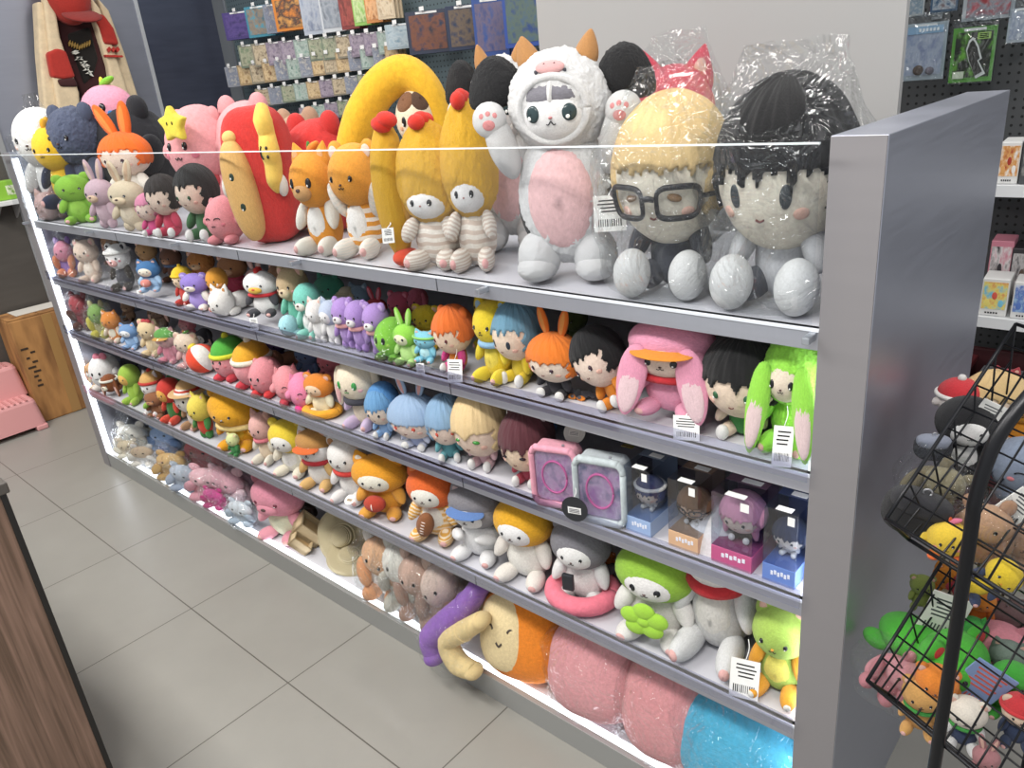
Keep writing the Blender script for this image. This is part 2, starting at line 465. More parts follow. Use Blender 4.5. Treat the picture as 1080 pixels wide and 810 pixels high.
# ------------------------------------------------------------------ left: carton, step stool, counter
def carton():
    t = empty('cardboard_box', 'tall brown cardboard box leaning by the left wall behind the pink stool', 'box', loc=(-1.965, .175, 0))
    m, n, l = new_mat('cardboard')
    b = bsdf(n, '#9a6f42', .8)
    tc = n.new('ShaderNodeTexCoord'); nz = n.new('ShaderNodeTexNoise'); nz.inputs['Scale'].default_value = 5; nz.inputs['Detail'].default_value = 6
    mp = n.new('ShaderNodeMapping'); mp.inputs['Scale'].default_value = (3, 3, .7); l.new(tc.outputs['Object'], mp.inputs[0]); l.new(mp.outputs[0], nz.inputs[0])
    r = n.new('ShaderNodeValToRGB'); r.color_ramp.elements[0].color = lin('#7d5530'); r.color_ramp.elements[1].color = lin('#b5834d')
    r.color_ramp.elements[0].position = .35; r.color_ramp.elements[1].position = .65
    l.new(nz.outputs['Fac'], r.inputs[0]); l.new(r.outputs[0], b.inputs['Base Color']); out(n, l, b.outputs[0])
    box('body', (0, .0, .305), (.22, .33, .61), m, t, .008)
    box('flap', (0, .083, .614), (.215, .16, .006), m, t, .001); box('flap', (0, -.083, .614), (.215, .16, .006), m, t, .001)
    box('paper_sheet', (-.02, .02, .621), (.15, .24, .004), solid('#cfcac0', .7), t, .001)
    tp = solid('#a8814f', .3)
    box('packing_tape', (.1112, .03, .305), (.001, .05, .6), tp, t, 0)
    ink = solid('#3a2a1c', .8)
    boxes('printed_mark', [((.1112, -.11+.02*math.sin(k*3), .22+.028*k), (.0012, .03+.012*math.sin(k*5), .012), 0) for k in range(9)], [ink], t, 0)
    return t
carton()
def stool():
    t = empty('step_stool', 'pink plastic two-step stool on the floor by the cardboard box', 'step stool', loc=(-1.90, -.20, 0))
    P = solid('#d79a99', .38)
    # profile in (y, z), facing the aisle (+y is toward the viewer's right); swept across x
    def step(z0, z1, x0, x1, name, par):
        pts = []
        w0, w1 = (x1-x0)/2, (x1-x0)/2-.018
        cx = (x0+x1)/2
        v, f = [], []
        rings = [(z0, 0), (z1-.02, .014), (z1-.006, .02), (z1, .03)]
        for z, ins in rings:
            for (sx, sy) in ((-1, -1), (1, -1), (1, 1), (-1, 1)):
                for k in range(5):
                    a = {(-1, -1): PI, (1, -1): 1.5*PI, (1, 1): 0, (-1, 1): .5*PI}[(sx, sy)]+k*PI/8
                    rr = .03
                    v.append((cx+sx*(w0-ins-rr)+rr*math.cos(a), sy*(.21-ins-rr)+rr*math.sin(a), z))
        n = 20
        for i in range(len(rings)-1):
            for j in range(n):
                a, b = i*n+j, i*n+(j+1) % n
                f.append([a, b, b+n, a+n])
        f.append([3*n+j for j in range(n)]); f.append(list(range(n))[::-1])
        return raw(name, v, f, P, par, smooth=False)
    lo = step(.028, .185, -.16, .15, 'lower_step', t)
    up = step(.18, .36, -.18, .0, 'upper_step', t)
    for sx in (-.14, .13):
        for sy in (-.18, .18):
            box('foot', (sx, sy, .015), (.05, .06, .03), P, t, .008)
    g = solid('#c58583', .6)
    boxes('tread_ribs', [((.075, -.15+.03*k, .187), (.12, .012, .004), 0) for k in range(11)], [g], lo, .001)
    boxes('tread_ribs', [((-.09, -.15+.03*k, .362), (.13, .012, .004), 0) for k in range(11)], [g], up, .001)
stool()
def counter():
    t = empty('counter_cabinet', 'dark wood-grain counter with black edging at the lower left corner', 'counter', loc=(.72, -1.12, 0))
    m, n, l = new_mat('dark_wood')
    b = bsdf(n, '#5a4336', .35)
    tc = n.new('ShaderNodeTexCoord'); mp = n.new('ShaderNodeMapping'); mp.inputs['Scale'].default_value = (14, 14, .45)
    mp.inputs['Rotation'].default_value = (0, 0, .3)
    nz = n.new('ShaderNodeTexNoise'); nz.inputs['Scale'].default_value = 7; nz.inputs['Detail'].default_value = 7; nz.inputs['Distortion'].default_value = .6
    l.new(tc.outputs['Object'], mp.inputs[0]); l.new(mp.outputs[0], nz.inputs[0])
    r = n.new('ShaderNodeValToRGB'); r.color_ramp.elements[0].color = lin('#5a4638'); r.color_ramp.elements[1].color = lin('#84695a')
    r.color_ramp.elements[0].position = .35; r.color_ramp.elements[1].position = .68
    l.new(nz.outputs['Fac'], r.inputs[0]); l.new(r.outputs[0], b.inputs['Base Color']); out(n, l, b.outputs[0])
    box('carcass', (0, 0, .46), (.96, .6, .92), m, t, .002)
    box('top', (0, 0, .93), (.98, .62, .025), solid('#4a4540', .4), t, .003)
    box('edging', (.477, .297, .46), (.012, .012, .92), solid('#15110f', .5), t, .001)
    return t
counter()
tr = empty('acrylic_tray', 'grey see-through tray on the counter at the left picture edge', 'tray', loc=(.98, -.93, .943))
TM = clear('tray_acrylic', '#b9c0c6', .2, .3, .7)
boxes('tray_shell', [((0, 0, .004), (.30, .18, .006), 0), ((.147, 0, .03), (.006, .18, .055), 0), ((-.147, 0, .03), (.006, .18, .055), 0),
                     ((0, .087, .03), (.29, .006, .055), 0), ((0, -.087, .03), (.29, .006, .055), 0)], [TM], tr, .001)
box('rim', (0, .087, .06), (.30, .012, .008), solid('#9aa3ab', .3, .3), tr, .002)

ws = empty('wall_shelf', 'small white shelf on the left wall beside the lit unit', 'shelf', loc=(WX+.1, .24, 1.22))
box('board', (0, 0, 0), (.19, .16, .025), solid('#d8d8d6', .4), ws, .003)
for s in (-1, 1): prism('bracket', [(-.09, -.012), (.06, -.012), (-.09, -.10)], .01, solid('#aaaaaa', .4, .4), ws, 1, loc=(0, s*.05, 0))
gb = empty('snack_box', 'small bright green box on the little white wall shelf', 'box', loc=(WX+.11, .25, 1.2335))
box('carton', (0, 0, .05), (.1, .13, .1), solid('#86b83a', .5), gb, .004)
box('printed_panel', (.0505, .02, .05), (.001, .06, .05), art('#6f9f2c', '#e8ecd0', '#2c3c1a', 3), gb, 0)

# ------------------------------------------------------------------ plush toys: builders (local units, facing -y, feet on z = 0)
BLK, WHT = solid('#14151a', .25), solid('#f2f2f0', .4)
def face_on(head, eye='dot', loc=(0, 0, 0), sc=(1, 1, 1), nose='#3a2a2a', mouth=True, cheek=None, ec='#17181d', muz=None, ey=0.0, ex=.42):
    E = solid(ec, .2)
    if muz:
        ell(head, 'muzzle', pl(muz), (loc[0], loc[1]-.86*sc[1], loc[2]-.32*sc[2]), (.42*sc[0], .28*sc[1], .30*sc[2]))
    kw = dict(loc=loc, scale=sc)
    if eye == 'dot':
        for s in (-1, 1): spot(head, 'eye', [E, WHT], s*ex, ey, .085, .11, hi=True, **kw)
    elif eye == 'oval':
        for s in (-1, 1): spot(head, 'eye', [E, WHT], s*ex, ey, .13, .20, hi=True, **kw)
    elif eye == 'arc':
        for s in (-1, 1):
            put('eye', arc_mesh([(s*ex-.16, ey), (s*ex-.08, ey+.06), (s*ex+.08, ey+.06), (s*ex+.16, ey)], .022, .03), E, head, loc, (0, 0, 0), sc)
    elif eye == 'line':
        for s in (-1, 1): spot(head, 'eye', [E, WHT], s*ex, ey, .14, .06, tilt=s*.2, **kw)
    elif eye == 'doll':
        for s in (-1, 1):
            spot(head, 'eye', [E, WHT], s*ex, ey, .10, .17, bulge=.01, **kw)
    if nose and not muz: spot(head, 'nose', solid(nose, .4), 0, ey-.17, .06, .04, bulge=.06, **kw)
    if muz:
        ell(head, 'nose', solid(nose or '#3a2a2a', .3), (loc[0], loc[1]-1.12*sc[1], loc[2]-.22*sc[2]), (.1*sc[0], .07*sc[1], .07*sc[2]))
    elif mouth:
        q = ey-.28
        put('mouth', arc_mesh([(-.12, q+.02), (-.06, q-.03), (0, q+.03), (.06, q-.03), (.12, q+.02)], .014, .02), E, head, loc, (0, 0, 0), sc)
    if cheek:
        for s in (-1, 1): spot(head, 'cheek', pl(cheek), s*(ex+.25), ey-.22, .13, .09, bulge=.02, **kw)
def ears_on(root, kind, c, cin=None, hz=.70, hr=.28, hy=0.0, fl=0):
    m = pl(c)
    for s in (-1, 1):
        if kind == 'bear':
            e = ell(root, 'ear', m, (s*hr*.78, hy, hz+hr*.72), (.095, .055, .095), fluff=fl)
            if cin: spot(e, 'inner_ear', pl(cin), 0, 0, .75, .75, bulge=.02)
        elif kind == 'cat':
            e = ell(root, 'ear', m, (s*hr*.66, hy, hz+hr*.82), (.10, .055, .13), (0, s*18, 0), taper=1.3)
            if cin: spot(e, 'inner_ear', pl(cin), 0, -.1, .5, .6, bulge=.02)
        elif kind == 'bunny':
            e = ell(root, 'ear', m, (s*hr*.45, hy, hz+hr*1.5), (.078, .045, .24), (0, s*13, 0), fluff=fl)
            if cin: spot(e, 'inner_ear', pl(cin), 0, 0, .55, 1.1, bulge=.02)
        elif kind == 'flop':
            e = ell(root, 'ear', m, (s*hr*1.12, hy-.05, hz-.12), (.10, .055, .30), (0, s*-9, 0), taper=-.4, fluff=fl)
            if cin: spot(e, 'inner_ear', pl(cin), 0, 0, .6, 1.15, bulge=.02)
        elif kind == 'lop':
            e = ell(root, 'ear', m, (s*.25, hy-.30, hz-.26), (.12, .055, .40), (-6, s*-8, 0), taper=-.35, fluff=fl)
            if cin: spot(e, 'inner_ear', pl(cin), 0, -.15, .85, 1.15, bulge=.02)
        elif kind == 'horn':
            ell(root, 'horn', m, (s*hr*.6, hy, hz+hr*.92), (.055, .05, .11), (0, s*14, 0), taper=1.0)
def hat_on(head, hat):
    k, c = hat[0], hat[1]
    c2 = hat[2] if len(hat) > 2 else c
    if k == 'beanie':
        h = ell(head, 'beanie', pl(c), (0, .08, .38), (1.02, 1.04, .82))
        v, f = tube_geo([(1.03*math.cos(a), .08+1.04*math.sin(a), .34) for a in np.linspace(0, 2*PI, 25)], [.13]*25, 10, 2)
        raw('brim', v, f, pl(c2), h, loc=(0, -.08/1.04, -.36/.82), scale=(1/1.02, 1/1.04, 1/.82))
        ell(head, 'pompom', pl(c2), (0, .05, 1.25), (.2, .2, .2))
    elif k == 'brim':
        h = ell(head, 'hat', pl(c, None, 60), (0, .1, .55), (.82, .82, .62))
        ell(h, 'hat_brim', pl(c, None, 60), (0, 0, -.28), (1.7, 1.7, .10))
        v, f = tube_geo([(.84*math.cos(a), .1+.84*math.sin(a), .55) for a in np.linspace(0, 2*PI, 25)], [.1]*25, 8, 2)
        raw('hat_band', v, f, pl(c2), head)
    elif k == 'cap':
        h = ell(head, 'cap', pl(c), (0, .06, .36), (1.02, 1.02, .76))
        ell(h, 'cap_peak', pl(c2), (0, -1.0, -.18), (.72, .5, .10), (12, 0, 0))
    elif k == 'scarf':
        v, f = tube_geo([(.7*math.cos(a), .7*math.sin(a), -.82) for a in np.linspace(0, 2*PI, 21)], [.16]*21, 8, 2)
        raw('scarf', v, f, pl(c), head)
    elif k == 'band':
        v, f = tube_geo([(1.0*math.cos(a), .02+1.0*math.sin(a), .42) for a in np.linspace(0, 2*PI, 25)], [.14]*25, 8, 2)
        raw('headband', v, f, pl(c), head)
    elif k == 'leaf':
        ell(head, 'leaf', pl(c), (.2, 0, 1.12), (.34, .18, .14), (0, -25, 0)); ell(head, 'stalk', pl(c2), (0, 0, 1.1), (.09, .09, .22))
    elif k == 'bow':
        for s in (-1, 1): ell(head, 'bow', pl(c), (s*.26+.2, -.35, .98), (.26, .14, .2), (0, s*20, 0))
        ell(head, 'bow_knot', pl(c), (.2, -.4, .96), (.11, .12, .11))
    elif k == 'comb':
        for i in (-1, 0, 1): ell(head, 'comb', pl(c), (0, .25*i, 1.05+.06*(i == 0)), (.14, .2, .26))
def A(head='#d8b48a', body=None, ear='bear', inn='#e6b8a8', hood=None, belly=None, limb=None, eye='dot', muz=None, pad='#e7b3ae', pose='sit',
      hat=None, hold=None, fl=0, pat=None, hpat=None, cheek=None, arms=None, nose='#4a3330', hs=1.0, tail=None, skirt=None, scarf=None, ec='#17181d', tagp=None, ey=0.0):
    """a stuffed animal: body, head (optional costume hood round a face), ears, arms, legs, features"""
    body = body or head
    limb = limb or body
    def f(r):
        bm = pl(body, pat)
        if pose == 'stand':
            ell(r, 'body', bm, (0, 0, .35), (.2, .16, .29), taper=.25, fluff=fl)
            for s in (-1, 1): ell(r, 'leg', pl(limb, pat), (s*.10, -.02, .10), (.085, .10, .115), fluff=fl)
        elif pose == 'lie':
            ell(r, 'body', bm, (0, .12, .17), (.24, .34, .17), fluff=fl)
            for s in (-1, 1):
                ell(r, 'leg', pl(limb, pat), (s*.2, .35, .07), (.09, .14, .08)); ell(r, 'arm', pl(limb, pat), (s*.26, -.22, .07), (.08, .15, .075))
        else:
            ell(r, 'body', bm, (0, .02, .29), (.22, .18, .29), taper=.25, fluff=fl)
            for s in (-1, 1):
                lg = ell(r, 'leg', pl(limb, pat), (s*.16, -.17, .09), (.09, .17, .09), (0, 0, s*12), taper=0, fluff=fl)
                if pad: spot(lg, 'foot_pad', pl(pad), 0, 0, .5, .5, bulge=.02)
        b = r.children[0]
        if belly and pose != 'lie': spot(b, 'belly_patch', pl(belly), 0, -.1, .75, .85, bulge=.03)
        if pose != 'lie':
            for s in (-1, 1):
                if arms == 'hold': ell(r, 'arm', pl(limb, pat), (s*.17, -.17, .36), (.07, .15, .075), (-20, 0, s*-35), fluff=fl)
                elif arms == 'up': ell(r, 'arm', pl(limb, pat), (s*.25, -.06, .5), (.075, .075, .17), (15, s*20, 0), fluff=fl)
                else: ell(r, 'arm', pl(limb, pat), (s*.22, -.07, .38), (.075, .085, .16), (-25, s*-24, 0), taper=-.3, fluff=fl)
        hz = .70 if pose != 'lie' else .26
        hy = -.02 if pose != 'lie' else -.30
        hc = hood or head
        h = ell(r, 'head', pl(hc, hpat), (0, hy, hz), (.30*hs, .26*hs, .27*hs), fluff=fl)
        if hood:
            fl_, fs = (0, -.30, -.10), (.74, .80, .72)
            ell(h, 'face', pl(head), fl_, fs)
            face_on(h, eye, fl_, fs, nose, True, cheek, ec, muz, ey)
        else:
            face_on(h, eye, (0, 0, 0), (1, 1, 1), nose, True, cheek, ec, muz, ey)
        if ear: ears_on(r, ear, hc, inn, hz, .28*hs, hy, fl)
        if hat: hat_on(h, hat)
        if scarf: hat_on(h, ('scarf', scarf))
        if hold:
            k, c = hold[0], hold[1]
            if k == 'ball':
                q = ell(r, 'sewn_ball', pl(c), (0, -.31, .33), (.13, .12, .13)); spot(q, 'seam', solid('#f0e8e0', .6), 0, 0, .06, .5, bulge=.01)
            elif k == 'football':
                q = ell(r, 'sewn_football', pl(c), (0, -.31, .33), (.10, .09, .17), (0, 15, 0))
                for e in (-.5, -.25, 0, .25, .5): spot(q, 'lace', solid('#f0e8e0', .6), 0, e, .28, .04, bulge=.01)
            elif k == 'clover':
                q = ell(r, 'sewn_clover', pl(c), (0, -.32, .36), (.06, .05, .06))
                for i in range(5):
                    a = PI/2+i*2*PI/5
                    ell(r, 'clover_leaf', pl(c), (.1*math.cos(a), -.32, .36+.1*math.sin(a)), (.085, .045, .085))
            elif k == 'phone':
                box('sewn_phone', (-.05, -.30, .38), (.12, .05, .19), solid('#24262c', .4), r, .02)
            elif k == 'carrot':
                ell(r, 'sewn_carrot', pl(c), (0, -.3, .33), (.06, .06, .16), (0, 60, 0), taper=.8)
        if tail: ell(r, 'tail', pl(tail), (.18, .2, .2), (.06, .14, .06), (30, 0, -30))
        if skirt:
            if skirt[0] == 'ring':
                v, fc = tube_geo([(.30*math.cos(a), -.06+.28*math.sin(a), .12) for a in np.linspace(0, 2*PI, 25)], [.10]*25, 12, 2)
                raw('swim_ring', v, fc, pl(skirt[1]), r)
            else:
                ell(r, 'skirt', pl(skirt[1]), (0, 0, .22), (.27, .23, .16), taper=.5)
        if tagp: swing_tag(r, *tagp)
    return f
def swing_tag(r, x, y, z, w=.13, h=.2, tilt=8, c='#f1f0ec'):
    """printed swing tag: card with text lines and a barcode, on a thread"""
    T = solid(c, .5)
    it = [((0, 0, 0), (w, .006, h), 0)]
    rnd = random.Random(int(x*1000+z*77))
    for k in range(4): it.append(((rnd.uniform(-.05, .05)*w, -.0035, h*(.36-.1*k)), (w*rnd.uniform(.5, .8), .002, h*.035), 1))
    for k in range(11): it.append(((w*(-.36+.07*k), -.0035, -h*.26), (w*rnd.choice([.02, .035]), .002, h*.2), 1))
    o = boxes('swing_tag', it, [T, BLK], r, 0, loc=(x, y, z), rot=(R_(-12), 0, R_(tilt)))
    o['label'] = 'white printed price tag'
    v, f = tube_geo([(0, 0, h*.5), (.02, .03, h*.75), (0, .06, h*.95)], [.005]*3, 6, 4)
    raw('tag_thread', v, f, WHT, o)
def cap_mesh(aw, top, low, jag, nj, back, seed=0):
    key = ('cap', aw, top, low, jag, nj, back, seed)
    def fn():
        nu, nv = 120, 70
        v, f = [], []
        for i in range(nv+1):
            el = -PI/2+PI*i/nv
            for j in range(nu):
                az = -PI+2*PI*j/nu
                t = (az/aw*.5+.5)*nj
                zig = abs((t % 1)-.5)*2
                edge = top-jag*(1-zig)*(.6+.4*math.sin(t//1*2.3+seed))
                side = aw+.06*math.sin(el*16)
                hide = (abs(az) < side and el < edge) or el < (back+.08*abs(((az*nj/2) % 1)-.5)*2 if abs(az) >= side else -9)
                if not hide and abs(az) < side and el < low: hide = True
                rad = .90 if hide else 1.07+.012*math.sin(az*17+el*5+seed)+.01*math.sin(az*41)
                v.append((rad*math.sin(az)*math.cos(el), -rad*math.cos(az)*math.cos(el), rad*math.sin(el)))
        for i in range(nv):
            for j in range(nu):
                a, b = i*nu+j, i*nu+(j+1) % nu
                f.append([a, b, b+nu, a+nu])
        return v, f
    return mesh_of(key, fn)
def D(hair='#23222a', skin='#f0d3c2', dress='#55565e', limb=None, eye='doll', top=.32, jag=.3, nj=7, back=-.75, aw=1.0, ears=None, earc=None, earin=None,
      glasses=False, extra=None, hs=1.0, cheek='#eab9a8', ec='#2c2d33', hood=None, tagp=None, feet=None, big_feet=False, sleeve=None):
    """a chibi cloth doll: large head with sewn hair, small dressed body, arms and legs"""
    limb = limb or dress
    feet = feet or '#e9e6e0'
    def f(r):
        ell(r, 'body', pl(dress), (0, .02, .22), (.17, .14, .22), taper=.3)
        for s in (-1, 1):
            lg = ell(r, 'leg', pl(limb), (s*.13, -.10, .085), (.075, .15, .075), (0, 0, s*14))
            if big_feet: ft = ell(r, 'foot', pl(feet), (s*.19, -.25, .125), (.118, .12, .122))
            else: ft = ell(r, 'foot', pl(feet), (s*.16, -.21, .085), (.07, .06, .08))
            a = ell(r, 'arm', pl(sleeve or limb), (s*.20, -.07, .27), (.065, .075, .14), (-20, s*-30, 0))
        h = ell(r, 'head', pl(skin), (0, -.02, .585 if big_feet else .64), (.32*hs, .29*hs, .31*hs))
        put('hair', cap_mesh(aw, top, -1.2, jag, nj, back), pl(hair, None, 40), h)
        if hood:
            ell(h, 'hood', pl(hood), (0, .22, .12), (1.12, 1.0, 1.12))
        face_on(h, eye, nose=None, cheek=cheek, ec=ec, ey=-.22, ex=.40, mouth=False)
        put('mouth', arc_mesh([(-.07, -.5), (0, -.53), (.07, -.5)], .014, .015), solid('#6b3a34', .5), h)
        if glasses:
            g = solid('#1d1d22', .35)
            for s in (-1, 1):
                pts = []
                for k in range(25):
                    a = 2*PI*k/24; cx, cz = math.cos(a), math.sin(a)
                    cx, cz = math.copysign(abs(cx)**.5, cx), math.copysign(abs(cz)**.5, cz)
                    az, el = s*.46+.34*cx, -.26+.20*cz
                    pts.append(tuple(1.1*q for q in (math.sin(az)*math.cos(el), -math.cos(az)*math.cos(el), math.sin(el))))
                v, fc = tube_geo(pts, [.04]*25, 8, 2); raw('glasses_rim', v, fc, g, h)
                v, fc = tube_geo([tuple(1.1*q for q in (math.sin(s*z)*math.cos(.2), -math.cos(s*z)*math.cos(.2), -.2)) for z in (.8, 1.1, 1.4)], [.035]*3, 8, 4)
                raw('glasses_arm', v, fc, g, h)
            v, fc = tube_geo([(-.1, -1.09, -.22), (0, -1.12, -.2), (.1, -1.09, -.22)], [.04]*3, 8, 4); raw('glasses_bridge', v, fc, g, h)
        if ears: ears_on(r, ears, earc or hair, earin, .66, .30*hs, .0)
        if extra: extra(r, h)
        if tagp: swing_tag(r, *tagp)
    return f
def BALL(c='#e6a3a6', foot='#c8404a', eye='dot', hat=None, arms=True, cheek='#e08890', squash=1.0, ear=None, mouth=True, tagp=None):
    """round stuffed ball animal with little ears, arms and feet"""
    def f(r):
        b = ell(r, 'body', pl(c), (0, 0, .46), (.46, .43, .44*squash))
        if eye: face_on(b, eye, nose=None, mouth=mouth, cheek=cheek, ey=.1, ex=.28)
        if arms:
            for s in (-1, 1): ell(r, 'arm', pl(c), (s*.45, -.08, .45), (.13, .12, .10), (0, s*30, 0))
        for s in (-1, 1): ell(r, 'foot', pl(foot), (s*.22, -.20, .09), (.15, .22, .10), (0, 0, s*15))
        if ear: ears_on(r, ear, c, None, .5, .38)
        if hat: hat_on(b, hat)
        if tagp: swing_tag(r, *tagp)
    return f
def LUMP(cols, n=4, seed=0, flat=.7):
    """soft folded plush squeezed into a bag: body, head and limbs pressed together"""
    def f(r):
        rnd = random.Random(seed)
        ell(r, 'body', pl(cols[0]), (0, .03, .38), (.34, .24*flat, .38), sq=.85)
        h = ell(r, 'head', pl(cols[min(1, len(cols)-1)]), (.05, -.10, .66), (.30, .20, .26), (0, rnd.uniform(-25, 25), 0))
        for s in (-1, 1): spot(h, 'eye', [BLK, WHT], s*.35, 0, .1, .12, hi=True)
        for s in (-1, 1):
            ell(r, 'ear', pl(cols[0]), (.05+s*.2, -.05, .9), (.09, .06, .12), (0, s*20, 0))
            ell(r, 'arm', pl(cols[-1]), (s*.27, -.14, .40), (.10, .10, .2), (rnd.uniform(-30, 30), rnd.uniform(-30, 30), 0))
            ell(r, 'leg', pl(cols[-1]), (s*.18, -.14, .12), (.12, .16, .12), (0, 0, s*20))
    return f
# ---- fitting a finished toy on its shelf
def local_verts(root):
    bpy.context.view_layer.update()
    inv = np.array(root.matrix_world.inverted())
    out_ = []
    st = list(root.children)
    if root.type == 'MESH': st.append(root)
    while st:
        o = st.pop()
        if o is not root: st += list(o.children)
        if o.type != 'MESH': continue
        n = len(o.data.vertices); co = np.empty(n*3); o.data.vertices.foreach_get('co', co)
        co = co.reshape(-1, 3)[::max(1, n//160)]
        M = inv @ np.array(o.matrix_world)
        out_.append(co @ M[:3, :3].T+M[:3, 3])
    return np.concatenate(out_)
ROWS = {}
BOUNDS = {}
def fit(root, x0, x1, yt, yf, zb, rot=(0, 0, 0), wlim=(.75, 1.35), ymax=.53, smax=None):
    V = local_verts(root)
    Rm = np.array(Euler([R_(a) for a in rot]).to_matrix())
    cx = (x0+x1)/2
    X = at(cx, yt, 1, yf+.08)[0]; s, wx = .18, 1.0
    def world(X, s, wx, z=None):
        Wd = (V*np.array([s*wx, s, s])) @ Rm.T
        oz = zb-Wd[:, 2].min(); oy = yf-Wd[:, 1].min()
        return Wd+np.array([X, oy, oz]), oy, oz
    for it in range(14):
        Wd, oy, oz = world(X, s, wx); p = pr(Wd)
        b0, b1, bt = p[:, 0].min(), p[:, 0].max(), p[:, 1].min()
        q = pr(world(X+.01, s, wx)[0]); g = ((q[:, 0].min()+q[:, 0].max())/2-(b0+b1)/2)/.01
        X += max(-.3, min(.3, (cx-(b0+b1)/2)/g))
        q = pr(world(X, s*1.04, wx)[0]); p = pr(world(X, s, wx)[0])
        g = (q[:, 1].min()-p[:, 1].min())/(s*.04)
        if abs(g) > 1e-6: s += max(-.3*s, min(.3*s, (yt-p[:, 1].min())/g))
        s = max(.02, s)
        if smax: s = min(s, smax)
        wx *= ((x1-x0)/(b1-b0))**.6
        wx = max(wlim[0], min(wlim[1], wx))
    Wd, oy, oz = world(X, s, wx)
    sh = max(0, XL+PT+.012-Wd[:, 0].min())-max(0, Wd[:, 0].max()-(XR-.006))
    X += sh; Wd = Wd+np.array([sh, 0, 0])
    root.location = (X, oy, oz); root.scale = (s*wx, s, s); root.rotation_euler = [R_(a) for a in rot]
    BOUNDS[root.name] = (Wd.min(0), Wd.max(0))
    return root
def bag_on(root, label, pad=.012, top=.05, group=None, seed=1, strong=False, name='plastic_bag', tint='#fcfdfd', yf=None):
    """clear crinkled bag round a fitted toy, gathered to a flat sealed flap at its top"""
    lo, hi = BOUNDS[root.name]
    c = (lo+hi)/2; hs = (hi-lo)/2+pad
    zmin = lo[2]+.001
    nu, nv = 56, 40
    v, f = [], []
    rnd = Vector((seed*3.1, seed*1.7, seed*.9))
    H = hi[2]+top-zmin
    for i in range(nv+1):
        t = i/nv
        z = zmin+H*t
        tb = (hi[2]-lo[2]+pad)/H
        if t < .12: k = .72+.28*math.sin(t/.12*PI/2)
        else: k = 1.0
        up = max(0.0, (t-tb*.72)/(1-tb*.72))
        ky = k*(1-.93*min(1, up*1.15)**.8); kx = k*(1-.38*up)
        for j in range(nu):
            a = 2*PI*j/nu; ca, sa = math.cos(a), math.sin(a)
            x = math.copysign(abs(ca)**.7, ca)*hs[0]*kx; y = math.copysign(abs(sa)**.8, sa)*hs[1]*ky
            q = Vector((x, y, z*1.0))*14+rnd
            d = noise.noise(q)*.012+noise.noise(q*2.4)*.007+abs(noise.noise(q*1.3))*.010-.004
            x += d*ca; y += d*sa*(1 if ky > .3 else .3)+(up*noise.noise(Vector((x*9, z*6, seed)))*.03)
            v.append((x+0.0, y, z-zmin+(noise.noise(q*1.1)*.012*up if t > .9 else 0)))
    for i in range(nv):
        for j in range(nu):
            p, q = i*nu+j, i*nu+(j+1) % nu
            f.append([p, q, q+nu, p+nu])
    f.append(list(range(nu))[::-1])
    mat = clear('bag_film_%s' % ('strong' if strong else 'soft')+tint, tint, .05, .004, .30 if strong else .2, 1.0, 8 if strong else 13)
    o = raw(name, v, f, mat, None, loc=(c[0], c[1], zmin))
    tag(o, label, 'bag', group)
    return o
USED = {}
SHORT = {'top': 'top shelf', 'second': 'second shelf', 'third': 'third shelf', 'fourth': 'fourth shelf', 'bottom': 'bottom shelf'}
ZR = {'top': Z1+.0005, 'second': Z2+.0005, 'third': Z3+.0005, 'fourth': Z4+.0005, 'bottom': .0635}
LAST = {}
def toy(row, look, name, fn, x0, x1, yt, yf=.05, rz=0, dz=0.0, rx=0, ry=0, bag=None, cat='plush toy', rel=None, wlim=(.75, 1.35), group=None, **bk):
    r = empty(name)
    fn(r)
    prev = LAST.get(row)
    def brief(q):
        for c in (' in ', ' with ', ' behind ', ' and ', ' beside ', ' holding ', ' leaning ', ' lying ', ' seen '):
            if len(q.split()) > 4 and c in q: q = q.split(c)[0]
        return q
    if prev and len((look+' '+prev).split()) > 12: prev = brief(prev)
    label = rel if rel else ('%s, %s, right of %s' % (look, SHORT[row], prev) if prev else '%s, %s, at the left end' % (look, SHORT[row]))
    tag(r, label, cat, group)
    if .0 < yf < .11: yf = (-.020 if row == 'top' else -.006)+max(0, yf-.055)*.8
    fit(r, x0, x1, yt, yf, ZR[row]+dz, (rx, ry, rz), wlim)
    LAST[row] = look
    if bag:
        if yf < 0: LAST[row] = look
        bag_on(r, 'clear bag around the %s on the %s' % (look, SHORT[row]), seed=len(USED)+1, **bk)
    USED[r.name] = r
    return r

